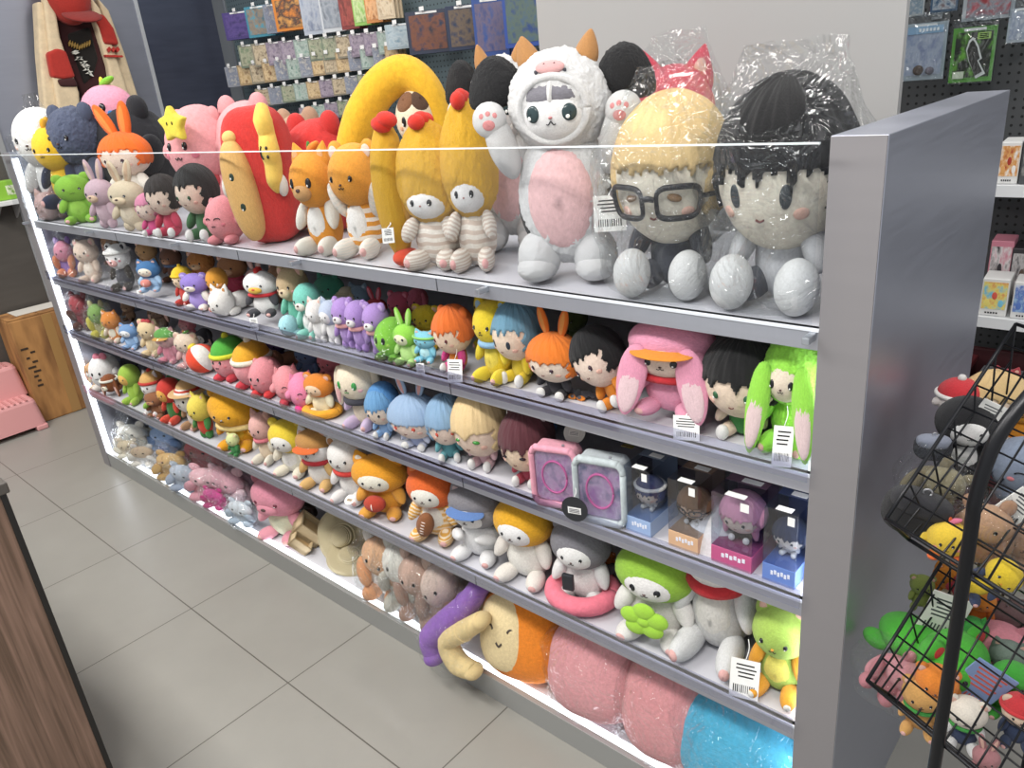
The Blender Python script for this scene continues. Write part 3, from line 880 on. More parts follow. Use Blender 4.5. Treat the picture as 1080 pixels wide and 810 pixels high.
# ------------------------------------------------------------------ special toys of the top shelf
def COW(front=True, fur='#e9e8e6'):
    def f(r):
        FW = pl(fur, None, 24, .8)
        bl = pl('#17171a', None, 24, .8)
        b = ell(r, 'body', FW, (0, 0, .37), (.205, .16, .31), taper=.10, fluff=.05)
        spot(b, 'belly_patch', pl('#f0bcbc'), 0, -.05, .85, .85, bulge=.06)
        for s in (-1, 1):
            lg = ell(r, 'leg', FW, (s*.125, -.05, .10), (.095, .11, .115), fluff=.04)
            ell(r, 'foot', FW, (s*.13, -.10, .055), (.085, .10, .06), fluff=.04)
            a = ell(r, 'arm', FW, (s*.235, -.10, .60), (.062, .06, .15), (8, s*14, 0), fluff=.03)
            p = ell(r, 'paw', FW, (s*.275, -.12, .71), (.072, .06, .075), fluff=.03)
            spot(p, 'paw_pad', pl('#d98f8f'), -s*.15, -.25, .42, .34, bulge=.04)
            for k in (-1, 0, 1): spot(p, 'toe_pad', pl('#d98f8f'), -s*.15+k*.42, .28+.12*(k == 0), .16, .18, bulge=.04)
        spot(b, 'black_patch', bl, 1.45, -.2, .38, .5, bulge=.04, tilt=.4); spot(b, 'black_patch', bl, -1.4, -.45, .36, .42, bulge=.04)
        h = ell(r, 'hood', FW, (0, -.01, .755), (.215, .185, .215), fluff=.05)
        fl_, fs = (0, -.36, -.14), (.70, .73, .64)
        fc = ell(h, 'face', pl('#eceae8', None, 20, .4), fl_, fs)
        ell(h, 'forehead_fur', pl('#7d7b83', None, 9), (0, -.38, .14), (.68, .675, .37)); ell(h, 'blaze', pl('#e6e4e2', None, 9), (0, -.40, .16), (.12, .70, .40))
        e = solid('#2f3f42', .15)
        for s in (-1, 1): spot(h, 'eye', [e, WHT], s*.52, -.02, .23, .28, loc=fl_, scale=fs, hi=True, bulge=.04, off=.03)
        spot(h, 'nose', pl('#b9787a'), 0, -.14, .06, .045, loc=fl_, scale=fs, bulge=.08)
        put('mouth', arc_mesh([(-.13, -.32), (-.07, -.34), (0, -.24), (.07, -.34), (.13, -.32)], .016, .02), BLK, h, fl_, (0, 0, 0), fs)
        v, q = tube_geo([(math.cos(a)*.64, -math.sqrt(1-(math.cos(a)*.64)**2-(-.10+.60*math.sin(a))**2)-.02, -.10+.60*math.sin(a)) for a in np.linspace(0, 2*PI, 31)], [.075]*31, 12, 2)
        raw('hood_trim', v, q, FW, h)
        m = ell(h, 'hood_snout', pl('#efb3b2'), (0, -.78, .66), (.27, .10, .14), (-38, 0, 0))
        for s in (-1, 1):
            ell(m, 'nostril', BLK, (s*.35, -.92, .1), (.07, .1, .1)); spot(h, 'hood_eye', [pl('#55545c'), WHT], s*.33, .62, .04, .04)
            ell(r, 'horn', pl('#b9854f'), (s*.125, .0, .955), (.045, .042, .075), (0, s*14, 0), taper=1.0)
            ell(r, 'ear', bl, (s*.285, .0, .84), (.10, .055, .125), (0, s*-52, 0), taper=-.7, fluff=.05)
        if front: swing_tag(r, .21, -.165, .30, .13, .15, 10)
    return f
def CHICK(body='#e7ddd2', stripe='#c9b7a8', yel='#efb22a', tagp=None):
    """cat plush wearing a tall fluffy yellow chicken hood with a red comb"""
    def f(r):
        ell(r, 'body', pl(body, stripe), (0, .02, .20), (.15, .14, .20), taper=.1)
        for s in (-1, 1):
            lg = ell(r, 'leg', pl(body, stripe), (s*.10, -.13, .07), (.065, .13, .07), (0, 0, s*12))
            spot(lg, 'foot_pad', pl('#e2aaa6'), 0, 0, .45, .5, bulge=.02)
            ell(r, 'arm', pl(body, stripe), (s*.14, -.10, .27), (.05, .06, .09), (-25, s*-20, 0))
        h = ell(r, 'hood', pl(yel, None, 26, .9), (0, 0, .63), (.215, .19, .345), taper=.25, fluff=.05)
        fl_, fs = (0, -.32, -.50), (.66, .76, .36)
        ell(h, 'face', pl('#efe9e3'), fl_, fs)
        for s in (-1, 1): spot(h, 'eye', [BLK, WHT], s*.42, .05, .13, .2, loc=fl_, scale=fs, hi=True)
        spot(h, 'nose', pl('#a8706a'), 0, -.1, .05, .05, loc=fl_, scale=fs)
        for i in (-1, 0, 1): ell(r, 'comb', pl('#d93324'), (0, .07*i-.03, .965+.012*(i == 0)), (.052, .055, .05))
        if tagp: swing_tag(r, *tagp)
    return f
def YTUBE(r):
    """the back of a long fluffy yellow chicken suit, red at both ends"""
    ell(r, 'body', pl('#efb22a', None, 26, .9), (0, 0, .50), (.16, .14, .46), taper=-.12, fluff=.035, bend=.12)
    for i in (-1, 1): ell(r, 'comb', pl('#d93324'), (.07+.03*i, -.07, .95+.015*i), (.085, .075, .05), (0, 12, 0))
    ell(r, 'foot', pl('#dd4a26'), (.07, -.03, .06), (.12, .11, .06))
    ell(r, 'wing', pl('#eaa820', None, 26, .9), (.15, .02, .45), (.05, .10, .2), fluff=.03)
    swing_tag(r, .03, -.18, .24, .10, .10, 20)
def BANANA(r):
    """hamster plush in a long curved yellow fruit hood"""
    y = pl('#efb22a', None, 26, .7)
    v, f = tube_geo([(-.56, .02, .30), (-.50, .02, .50), (-.36, .02, .72), (-.16, .02, .90), (.04, .02, .955), (.20, 0, .86), (.27, 0, .66), (.25, 0, .5)],
                    [.07, .115, .13, .125, .115, .105, .10, .06], 20, 6)
    raw('fruit_hood', v, f, y, r)
    ell(r, 'hood_end', y, (-.56, .02, .27), (.075, .07, .06))
    h = ell(r, 'head', pl('#f0d9bf'), (.10, -.02, .70), (.165, .15, .17))
    spot(h, 'brown_crown', pl('#7a5236'), -.5, .72, .55, .5, bulge=.03); spot(h, 'brown_crown', pl('#4f3728'), .55, .72, .5, .5, bulge=.03)
    face_on(h, 'oval', cheek='#eeb08e', ey=-.05)
    ell(r, 'body', pl('#efdcc6'), (.06, .02, .27), (.2, .16, .27), taper=.2)
    for s in (-1, 1):
        ell(r, 'leg', pl('#efdcc6'), (.06+s*.13, -.12, .07), (.07, .13, .07)); ell(r, 'arm', pl('#efdcc6'), (.06+s*.17, -.10, .38), (.05, .06, .12), (-20, s*-20, 0))
def HOTDOG(r):
    red = pl('#c9302b', None, 12, .9)
    ell(r, 'bun', red, (0, .04, .50), (.33, .22, .50), sq=.62, fluff=0)
    t = ell(r, 'filling', pl('#d9ab66'), (-.13, -.17, .42), (.155, .11, .37), (0, -6, 0), sq=.85)
    for e, a in ((.32, -.1), (-.28, .1)): spot(t, 'eye', [solid('#1d3326', .3), WHT], a, e, .20, .09, hi=True)
    ell(r, 'filling_tip', pl('#e4bd74'), (-.16, -.15, .80), (.07, .06, .05))
    v, f = tube_geo([(.23, -.17, .99), (.235, -.22, .90), (.235, -.20, .80), (.24, -.22, .70), (.24, -.20, .60), (.23, -.21, .48), (.25, -.19, .40)],
                    [.05, .085, .075, .09, .08, .075, .03], 16, 6)
    sm = raw('sauce_strip', v, f, pl('#e8c25c'), r)
    for z in (.715, .655): ell(sm, 'eye', BLK, (.255, -.305, z), (.012, .012, .014))
    tube('mouth', [(.205, -.297, .73), (.19, -.295, .70), (.19, -.295, .665), (.205, -.297, .64)], .008, BLK, sm)
    ell(r, 'arm', pl('#efe6dc'), (.28, -.18, .44), (.05, .06, .08)); ell(r, 'arm', pl('#efe6dc'), (-.31, -.12, .45), (.04, .06, .08))
def STAR(r):
    pts = []
    for k in range(10):
        a = PI/2+k*PI/5; q = .5 if k % 2 == 0 else .29
        pts.append((q*math.cos(a), .5+q*math.sin(a)))
    import bmesh
    v, f = prism_geo(pts, .26, 1)
    c = raw('body', v, f, pl('#e6d24a'), r)
    for md in (c.modifiers.new('round', 'BEVEL'), c.modifiers.new('soft', 'SUBSURF')):
        if md.type == 'BEVEL': md.width = .08; md.segments = 2
        else: md.levels = md.render_levels = 2
    for s in (-1, 1): ell(r, 'eye', BLK, (s*.09, -.135, .54), (.02, .012, .045))
def MOUND(c, c2=None, fl=0.0):
    """large soft toy seen from behind: rounded back, haunches and ears"""
    def f(r):
        ell(r, 'body', pl(c), (0, 0, .46), (.46, .36, .46), fluff=fl)
        for s in (-1, 1):
            ell(r, 'haunch', pl(c2 or c), (s*.3, -.2, .16), (.18, .2, .16)); ell(r, 'ear', pl(c2 or c), (s*.24, -.02, .86), (.12, .08, .12))
            ell(r, 'arm', pl(c2 or c), (s*.42, -.12, .48), (.1, .13, .18), (0, s*20, 0))
        face_on(r.children[0], 'arc', nose=None, mouth=False, ey=.1)
    return f
def orange_ears(r, h):
    for s, t in ((-1, -24), (1, 6)):
        e = ell(r, 'ear', pl('#ee6a1c'), (s*.13-.04, 0, 1.10), (.085, .05, .26), (0, t, 0)); spot(e, 'inner_ear', pl('#f08a3c'), 0, 0, .5, 1.0, bulge=.02)

T = lambda *a, **k: toy('top', *a, **k)
# back and left group
T('white seal plush', 'seal_plush', A('#efece6', ear=None, pose='stand', cheek='#e8c9bd'), 14, 64, 114, .06, 40, bag=1, strong=True)
T('pink pig plush lying low', 'pig_plush', A('#dfb9b4', ear='cat', pose='lie'), 30, 62, 196, .055, 40, bag=1, strong=True, top=.02)
T('yellow bird plush with navy wings', 'bird_plush', A('#eebb2c', limb='#2d3550', ear=None, nose='#e08a2a', pat=None, hat=('comb', '#e8a82a')), 40, 82, 123, .055, 35, dz=.05)
T('navy fluffy monster plush', 'monster_plush', A('#4a5268', ear='bear', fl=.06, inn=None, pat=None), 60, 108, 107, .109, 30, dz=.02)
T('pink round plush with green leaf', 'fruit_plush', BALL('#e59ab0', '#d97f9d', 'oval', hat=('leaf', '#86c83a', '#e6d24a'), cheek='#3f86c8'), 80, 146, 80, .22, 35, dz=.31)
T('large black panther plush', 'panther_plush', MOUND('#1c1d23', fl=.03), 88, 190, 100, .16, 15)
T('orange eared bunny doll', 'bunny_doll', D('#ee6a1c', '#f0d2bf', '#e9dfd2', extra=orange_ears, eye='dot', ec='#3a2630', top=.30, back=-.5, hs=.95), 97, 162, 106, .12, 25, dz=.07)
T('green frog plush', 'frog_plush', A('#84b83a', ear='bear', inn=None, pose='sit', muz=None, belly='#93c44c', nose=None, ec='#33372c'), 53, 103, 181, .055, 60)
T('lilac bunny plush', 'bunny_plush', A('#c4a9b2', ear='bunny', inn='#d9bfae', muz='#d6b99c', pose='stand'), 87, 124, 167, .055, 25)
T('cream bunny plush', 'bunny_plush', A('#cfc0a4', ear='bunny', inn='#c9ab8c', muz='#dcc9a8', pose='stand', belly='#d8cbb2'), 112, 154, 168, .06, 25)
T('little doll in pink dress', 'cloth_doll', D('#d98aa6', '#ead0c0', '#d8578e', eye='dot', jag=.2), 142, 172, 203, .055, 30)
T('dark haired doll looking down', 'cloth_doll', D('#2a2422', '#e3cbb8', '#c2405a', eye='dot', ec='#3a2a26'), 152, 193, 183, .055, 25, rel='dark brown haired doll, top shelf, right of the pink dress doll')
T('black haired doll in green', 'cloth_doll', D('#1f2020', '#e3cdb9', '#3d6b42', eye='dot', ec='#274a30'), 186, 228, 172, .06, 20)
T('pink bear plush with open mouth', 'bear_plush', BALL('#e09c9f', '#b8323e', 'dot', ear='bear', cheek='#d97a8c'), 180, 243, 110, .17, 25, dz=.10)
spot(USED['bear_plush'].children[0], 'mouth', pl('#b5323c'), -.05, -.25, .2, .26, bulge=.02)
T('yellow star cushion', 'star_cushion', STAR, 163, 200, 109, .14, 20, dz=.29, cat='cushion', wlim=(.9, 1.1))
T('huge pink round plush', 'bear_plush', MOUND('#e2a0a3'), 220, 304, 97, .27, 20, dz=.04)
T('small pink sleeping plush', 'bear_plush', BALL('#e09296', '#d98a90', 'arc', ear='bear', cheek='#dd7f8a'), 214, 260, 206, .055, 25)
T('brown bear seen from behind', 'bear_plush', MOUND('#b08c72'), 296, 342, 112, .32, 10, dz=.02)
T('red fluffy dragon plush', 'dragon_plush', MOUND('#c42f2c', fl=.04), 292, 378, 116, .17, 15)
T('big red bun plush with sauce strip', 'hot_dog_plush', HOTDOG, 234, 318, 108, .06, 38)
T('orange cat with tan muzzle', 'cat_plush', A('#e2962f', belly='#efe8df', limb='#eee4d8', ear='cat', muz='#c99a63', inn='#e8b07a', hat=('leaf', '#e2862a', '#4f8a3a'), eye='oval'), 305, 362, 148, .055, 20)
T('orange cat raising a paw', 'cat_plush', A('#e39a35', limb='#efe6da', belly='#f0e9e0', ear='bear', inn='#efcfc0', arms='up', pat='#efe6da'), 348, 404, 146, .07, 20)
T('hamster plush in curved yellow hood', 'hamster_plush', BANANA, 354, 478, 57, .22, 35)
T('yellow fuzzy chicken seen from behind', 'chicken_plush', YTUBE, 392, 442, 117, .06, 20)
T('cat plush in yellow chicken hood', 'cat_plush', CHICK(), 418, 490, 117, .06, 22)
T('second chicken hood cat', 'cat_plush', CHICK(), 464, 526, 93, .09, 30)
T('cow suit cat standing behind', 'cat_plush', COW(False), 470, 592, 42, .17, 30)
T('cow suit cat in front', 'cat_plush', COW(True), 495, 692, 30, .055, 26)
T('red and white plush in a bag', 'bird_plush', A('#ece4e2', hood='#d0485c', ear='cat'), 686, 738, 46, .33, 30, bag=1, top=.03)
T('blond doll with black glasses', 'cloth_doll', D('#e4c48c', '#fbe2d0', '#4b4d57', glasses=True, big_feet=True, hs=1.14, feet='#ece9e4', eye='line', ec='#8a6a4a', top=.16, jag=.14, nj=11, back=-.5, aw=.95, sleeve='#43454e'), 646, 772, 94, .07, 12)
bag_on(USED[list(USED)[-1]], 'crinkled clear bag around the blond doll with glasses', top=.045, pad=.014, strong=True, seed=5)
T('large black haired doll', 'cloth_doll', D('#0c0c0f', '#fbe2d0', '#d9d9dc', big_feet=True, hs=1.14, feet='#f0efec', eye='doll', ec='#3c4246', top=.10, jag=.30, nj=9, back=-.45, aw=1.05, limb='#494b55', sleeve='#dcdcde'), 762, 916, 74, .075, 4)
bag_on(USED[list(USED)[-1]], 'crinkled clear bag around the large black haired doll', top=.045, pad=.014, strong=True, seed=8)

# ------------------------------------------------------------------ second shelf
S = lambda *a, **k: toy('second', *a, **k)
# back layer first
S('purple plush squeezed in bag', 'bunny_plush', LUMP(['#8d6fb0', '#c9849a', '#d88a66'], 4, 1), 56, 84, 249, .06, 35, bag=1, top=.03)
S('beige koala in bag', 'koala_plush', A('#d8c4b4', ear='bear', inn='#e8b7b0', cheek='#e8a8a0', belly='#e6d8ca'), 76, 108, 251, .055, 35, bag=1, top=.03)
S('sleepy brown dog behind panda', 'dog_plush', A('#a07a58', ear='flop'), 106, 128, 245, .22, 25)
S('panda cow plush in bag', 'panda_plush', A('#efece8', body='#4a4a50', limb='#3a342f', ear='bear', inn='#34343a', muz='#f0b4b0', hat=('band', '#e6e4e0'), cheek='#e890a0'), 108, 142, 255, .055, 35, bag=1, top=.02)
S('tan bear behind panda', 'bear_plush', A('#b99163', ear='bear'), 142, 168, 254, .20, 20)
S('blue hooded baby plush', 'kitten_plush', A('#efe0d0', hood='#3f6f9f', body='#9fc0e0', ear='cat', cheek='#eab0a0', hold=('ball', '#d88a80'), tagp=(-.22, -.3, -.05, .14, .34, 30)), 138, 176, 272, .055, 30)
S('dark brown bear with blue scarf', 'bear_plush', A('#6d4a38', ear='bear', muz='#b78a6a', scarf='#5a6f90'), 168, 194, 260, .17, 20)
S('yellow hat baby plush', 'kitten_plush', A('#efcfb0', ear=None, hat=('beanie', '#e8c028'), body='#c04038'), 180, 204, 278, .08, 25)
S('ginger lion plush', 'lion_plush', A('#b4783c', ear='bear', muz='#d8b48a', fl=.06), 196, 228, 264, .17, 20)
S('purple hippo plush', 'hippo_plush', A('#8c78c4', ear='bear', inn='#b8a6dc', muz='#e6dccf', body='#a08ccf', limb='#efe6dc', pose='sit'), 188, 222, 287, .055, 25)
S('orange duck with red feet', 'duck_plush', A('#dd9a35', ear=None, limb='#d8604a', nose='#c85a28', body='#e58a95'), 220, 240, 282, .10, 25)
S('white calico cat lying down', 'cat_plush', A('#efe9e0', pat=None, ear='cat', pose='lie', inn='#c98a4a', hat=('leaf', '#b9793a', '#efe9e0')), 230, 262, 299, .055, 20)
S('tan monkey in pink shirt', 'monkey_plush', A('#a8774f', body='#d0506a', ear='bear', muz='#d8b08a', arms='hold'), 228, 262, 268, .16, 20)
S('pale pink rabbit behind rooster', 'rabbit_plush', A('#dcb4ac', ear='bunny', inn='#e8c8c0'), 258, 284, 270, .19, 15)
S('white rooster plush with red comb', 'rooster_plush', A('#efece6', ear=None, hat=('comb', '#d0302c'), scarf='#c83038', muz='#e8b84a', nose='#d84030', body='#efece6', limb='#3c3c42', tagp=(-.1, -.36, -.10, .13, .26, 15)), 256, 294, 281, .055, 25)
S('brown monkey behind mint bear', 'monkey_plush', A('#8e6a50', ear='bear', muz='#c9a282'), 282, 304, 278, .20, 10)
S('tan bear in mint overalls', 'bear_plush', A('#c4ab86', body='#62b29a', limb='#74c0a8', ear='bear', muz='#d8c4a2', cheek='#e6a8a0'), 294, 326, 279, .085, 20)
S('mint dolphin plush', 'dolphin_plush', A('#79c8b8', belly='#e8f0ea', ear=None, body='#8fd0c2', cheek='#e8a8b4', muz='#e8e4d8'), 312, 338, 298, .055, 20)
S('aqua fluffy bird lying', 'bird_plush', A('#a8d8e0', ear=None, pose='lie', fl=.05), 296, 330, 332, .055, 15)
S('green dinosaur behind bunnies', 'dinosaur_plush', A('#4f9a80', ear='horn', belly='#8fc4a8'), 330, 364, 286, .17, 15)
S('white hamster with grey hood', 'hamster_plush', A('#efece8', hood='#dcd8d4', ear='cat', body='#f0eeea', pose='stand'), 322, 346, 312, .055, 15)
S('white bunny with pale blue ears', 'bunny_plush', A('#e8e6e6', ear='cat', inn='#a8b8d0', hood='#b4c0d4', body='#f0eeec', pose='stand'), 337, 360, 312, .06, 15)
S('cream hat dog in back row', 'dog_plush', A('#cbbf9f', ear='flop', hat=('brim', '#d8cdb0')), 352, 378, 302, .16, 15)
for i, (a, b, t) in enumerate(((350, 376, 312), (364, 390, 315), (382, 410, 318))):
    S(('leftmost', 'middle', 'rightmost')[i]+' of three lilac rabbit plushes', 'rabbit_plush', A('#a889c8', ear='bear', inn='#c4a8d8', muz='#efe6e6', scarf='#e8a8a8', pose='stand', belly='#b294d0'), a, b, t, .055, 15, group='lilac rabbits on the second shelf')
S('slate blue cat in back row', 'cat_plush', A('#7d93a6', ear='cat', inn='#a8b8c4'), 366, 392, 297, .19, 10)
S('cream rabbit in red hood', 'rabbit_plush', A('#e0cfb4', hood='#cf4a58', ear='bunny', inn='#e890a0'), 384, 410, 302, .17, 10)
S('rose pink bear in back row', 'bear_plush', A('#c95a72', ear='bear', inn='#e08a9a'), 408, 434, 306, .17, 10)
S('pink curly poodle plush', 'dog_plush', A('#c06478', ear='flop', fl=.06), 430, 450, 303, .20, 10)
S('lime alien plush in bag', 'alien_plush', BALL('#84c840', '#6fb034', 'oval', ear='bear', mouth=False, cheek='#a8d860'), 396, 430, 334, .055, 10, bag=1, top=.01)
S('green bunny plush with white face', 'bunny_plush', A('#e6ecc0', hood='#8fcf4a', ear='bunny', inn='#b4e080', eye='oval', body='#b8e08a'), 414, 442, 324, .06, 10)
S('yellow curly bear plush', 'bear_plush', A('#e8c832', ear='bear', fl=.07, body='#d8b42c'), 434, 466, 320, .11, 10)
S('light blue whale plush with tag', 'whale_plush', A('#7fc4d8', ear='cat', belly='#b4e0e8', hat=('band', '#8fd06a'), tagp=(-.05, -.36, -.14, .2, .34, 25)), 434, 462, 346, .055, 10)
S('orange haired doll in pink shirt', 'cloth_doll', D('#e2702a', '#efcdb4', '#e88a2a', eye='dot', ec='#5a2a30', ears='bear', limb='#d84a90', hs=1.15, top=.2, back=-.4, tagp=(.25, -.3, .12, .3, .34, 15)), 456, 500, 320, .055, 5)
S('yellow frog behind orange haired doll', 'frog_plush', A('#d8bc2a', ear='bear'), 500, 530, 300, .18, 5)
S('yellow bear with blue scarf', 'bear_plush', A('#e6c92e', ear='bear', inn='#8fb4d0', belly='#e8d050', limb='#e8cf3a', scarf='#8cb4d2'), 497, 542, 312, .07, 5)
S('blue haired doll leaning sideways', 'cloth_doll', D('#6f9cb4', '#efd2bd', '#dcc43a', eye='doll', ec='#2a3440', hs=1.15, top=.3, limb='#e4c830', back=-.5), 526, 566, 314, .09, 0)
S('orange bunny doll with black dress', 'bunny_doll', D('#ea7a22', '#f0d4c2', '#26242a', eye='dot', ec='#3a2630', ears='bunny', earc='#ee7420', earin='#f29a4a', hs=1.25, top=.12, jag=.2, back=-.6), 554, 616, 322, .075, 0)
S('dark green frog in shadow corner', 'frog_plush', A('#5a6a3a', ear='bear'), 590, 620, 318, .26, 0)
S('black haired doll lying sideways', 'cloth_doll', D('#0e0e11', '#efd2c2', '#e08a2a', eye='dot', ec='#3a2630', hs=1.2, top=.2, back=-.6, jag=.2), 606, 658, 342, .075, -5, ry=-30)
S('pink rabbit suit doll with long ears', 'rabbit_plush', A('#f0d0bf', hood='#e89ab4', ear='lop', inn='#f2c9ce', body='#e79cb6', fl=.03, eye='oval', hs=1.15, hat=('cap', '#e89ab4', '#e8902a'), scarf='#c83038', tagp=(.22, -.40, .02, .2, .26, 15)), 650, 756, 334, .055, 10)
S('black haired doll with green dress', 'cloth_doll', D('#0b0b0d', '#eed2bc', '#3d8a44', eye='dot', ec='#2a5a3a', hs=1.35, top=.16, jag=.32, nj=6, back=-.5, limb='#eed2bc'), 738, 834, 346, .075, 5)
S('black puppy behind green doll', 'dog_plush', A('#101012', ear='flop'), 770, 830, 335, .27, 0)
S('lime rabbit suit doll', 'rabbit_plush', A('#efd8c4', hood='#9be04e', ear='lop', inn='#f3d0cf', body='#96de48', fl=.05, eye='oval', hs=1.1, tagp=(.08, -.40, .18, .2, .34, 10)), 786, 872, 352, .055, 5)
# a black bat-wing charm and orange frill lying at the shelf edge
bw = empty('bat_charm', 'dark grey bat-wing charm with orange frill lying before the orange bunny doll', 'charm')
for s in (-1, 1):
    prism('wing', [(0, .5), (s*.5, .62), (s*.85, .4), (s*.7, .25), (s*.5, .34), (s*.35, .14), (s*.18, .28), (0, .1)][::s], .06, pl('#3c3b40'), bw)
    ell(bw, 'frill', pl('#e8862a'), (s*.2, -.04, .14), (.2, .08, .14), fluff=.05); ell(bw, 'button', solid('#4a484c', .3), (s*.16, -.14, .16), (.09, .04, .09))
ell(bw, 'body', pl('#2c2b30'), (0, 0, .32), (.16, .1, .3)); fit(bw, 580, 640, 408, .055, ZR['second'], (-35, 0, 5))

# ------------------------------------------------------------------ third shelf
H = lambda *a, **k: toy('third', *a, **k)
H('dark red plush in bag', 'bear_plush', LUMP(['#7d2f38', '#a04048', '#5a3a34'], 4, 2), 74, 96, 306, .06, 35, bag=1, top=.03)
H('green striped plush in bag', 'turtle_plush', LUMP(['#b8b48a', '#7fa45a', '#c8c05a'], 4, 3), 92, 118, 316, .055, 30, bag=1, top=.03)
H('orange fox in bag', 'fox_plush', A('#dc8a3a', ear='cat', belly='#efe0cc', limb='#e4d4c0'), 106, 130, 326, .055, 30, bag=1, top=.03)
H('brown folded bear behind fox', 'bear_plush', A('#8a6a50', ear='bear', muz='#b89878'), 120, 150, 318, .20, 20)
H('blue and white puppy', 'dog_plush', A('#dfe2e6', hood='#6f94c0', ear='cat', body='#8fb0d4'), 122, 150, 340, .06, 25)
H('cream hedgehog with red bow', 'hedgehog_plush', A('#d8c39c', ear='bear', inn='#e0a8a0', hat=('bow', '#c84a50')), 144, 172, 336, .055, 25)
H('dusky brown dog behind hedgehog', 'dog_plush', A('#7d6350', ear='flop'), 152, 182, 322, .20, 20)
H('pink piglet behind green hat', 'piglet_plush', A('#c87a84', ear='cat'), 184, 212, 333, .18, 20)
H('pink kitten in bag', 'kitten_plush', A('#e8b4b4', ear='cat', hat=('cap', '#5fa04a', '#d8a24a'), body='#d8889a'), 160, 190, 344, .055, 25, bag=1, top=.02)
H('cream kitten in bag with green leaf', 'kitten_plush', A('#e8d0bc', ear='bear', hat=('leaf', '#5fa04a', '#d8923a'), cheek='#e890a0', body='#e0b0b0'), 182, 212, 348, .06, 25, bag=1, top=.02)
H('black and white puppy', 'dog_plush', A('#e0dcd8', hood='#34343c', ear='flop'), 206, 226, 346, .12, 20)
def BEACH(r):
    for k in range(6):
        c = ('#e2492c', '#efe9e0')[k % 2]; v, f = [], []
        n, q = 14, 8
        for i in range(n+1):
            el = -PI/2+PI*i/n
            for j in range(q+1):
                az = (k+j/q)*PI/3; bl = 1+.03*math.sin(j/q*PI)
                v.append((.5*bl*math.cos(el)*math.cos(az), .5*bl*math.cos(el)*math.sin(az), .5+.5*math.sin(el)))
        for i in range(n):
            for j in range(q): a = i*(q+1)+j; f.append([a, a+1, a+q+2, a+q+1])
        raw('panel', v, f, pl(c), r)
    ell(r, 'top_knob', pl('#e8cf3c'), (0, 0, 1.0), (.16, .16, .1))
H('red and white beach ball cushion', 'ball_cushion', BEACH, 195, 230, 362, .055, 20, ry=-35, cat='cushion')
H('pink bear in green knit hat', 'bear_plush', BALL('#e49aa0', '#c83c48', 'dot', hat=('beanie', '#4fa83c', '#d6d838')), 226, 256, 350, .07, 20)
H('grey bird behind yellow hood', 'bird_plush', A('#b4b2b8', ear=None), 252, 276, 344, .17, 15)
H('pink bear in yellow hood', 'bear_plush', BALL('#e39aa0', '#c83c48', None, hat=('beanie', '#e0a62a', '#ece2cf'), ear=None), 248, 282, 354, .065, 25)
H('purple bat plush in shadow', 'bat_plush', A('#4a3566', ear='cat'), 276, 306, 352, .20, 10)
H('pink bear with red feet', 'bear_plush', BALL('#dd9097', '#d23a3c', 'dot', ear='bear'), 262, 298, 376, .055, 20)
H('tan bear lying behind pink bears', 'bear_plush', A('#b98a6c', ear='bear', pose='lie'), 284, 312, 368, .15, 10)
H('folded navy denim bear', 'bear_plush', A('#52688a', ear='bear'), 302, 346, 362, .17, 10)
H('pink round pig facing sideways', 'pig_plush', BALL('#e09298', '#b83a48', 'arc', ear='cat'), 286, 322, 383, .06, 60)
H('hot pink round pig', 'pig_plush', BALL('#ee88aa', '#e83c8c', 'arc', ear='cat'), 302, 338, 390, .055, 60)
H('dusty pink bear in back', 'bear_plush', A('#c9737c', ear='bear'), 334, 362, 368, .16, 10)
H('orange hooded monkey in yellow ring', 'monkey_plush', A('#efc8a8', hood='#d8822a', ear='bear', skirt=('ring', '#e8a02a'), pose='sit', body='#efdcb8', limb='#efe0c0'), 318, 362, 392, .055, 15)
H('cream bunny with green eyes', 'bunny_plush', A('#ecd8c0', ear='flop', inn='#efb4b4', eye='oval', ec='#3f8f4a', cheek='#efb4b4', limb='#c8b4d0', scarf='#3a3a44', hs=1.2), 352, 406, 374, .06, 15)
H('small blue haired doll in hood', 'cloth_doll', D('#6a9cc8', '#efd4c2', '#8cb0d8', eye='dot', hs=1.2, top=.15, hood='#5088c0', back=-.7), 384, 422, 402, .065, 20)
H('pale blue bunny doll', 'bunny_doll', D('#9ab4d2', '#efd2c4', '#b0bcdc', eye='dot', ec='#c04a38', ears='bunny', earc='#a8bcd4', earin='#e8a49a', hs=1.4, top=.0, jag=.18, nj=11, back=-.75, limb='#c8cfe4'), 408, 466, 392, .055, 15)
H('blue haired doll beside bunny doll', 'cloth_doll', D('#88aaca', '#efd2c4', '#5fa0a8', eye='dot', ec='#c04a38', hs=1.25, top=.05, jag=.18, nj=11, back=-.75), 455, 486, 414, .06, 40)
H('blond bear eared doll with green eyes', 'cloth_doll', D('#e6c896', '#f2d0bd', '#d8b4b8', eye='line', ec='#3d8a3a', ears='bear', earc='#e2c28e', hs=1.5, top=.05, jag=.25, nj=3, back=-.7), 476, 540, 404, .055, 12)
H('maroon haired doll with white ears', 'cloth_doll', D('#5a2c34', '#efcfb4', '#b84a5a', eye='line', ec='#2a2024', ears='cat', earc='#efe6e6', earin='#5a2c34', hs=1.4, top=.08, jag=.3, nj=5, back=-.7), 526, 584, 424, .055, 12)
H('folded blue towel bear in back', 'bear_plush', A('#5a84b4', ear='bear', pose='lie'), 560, 596, 420, .24, 5)

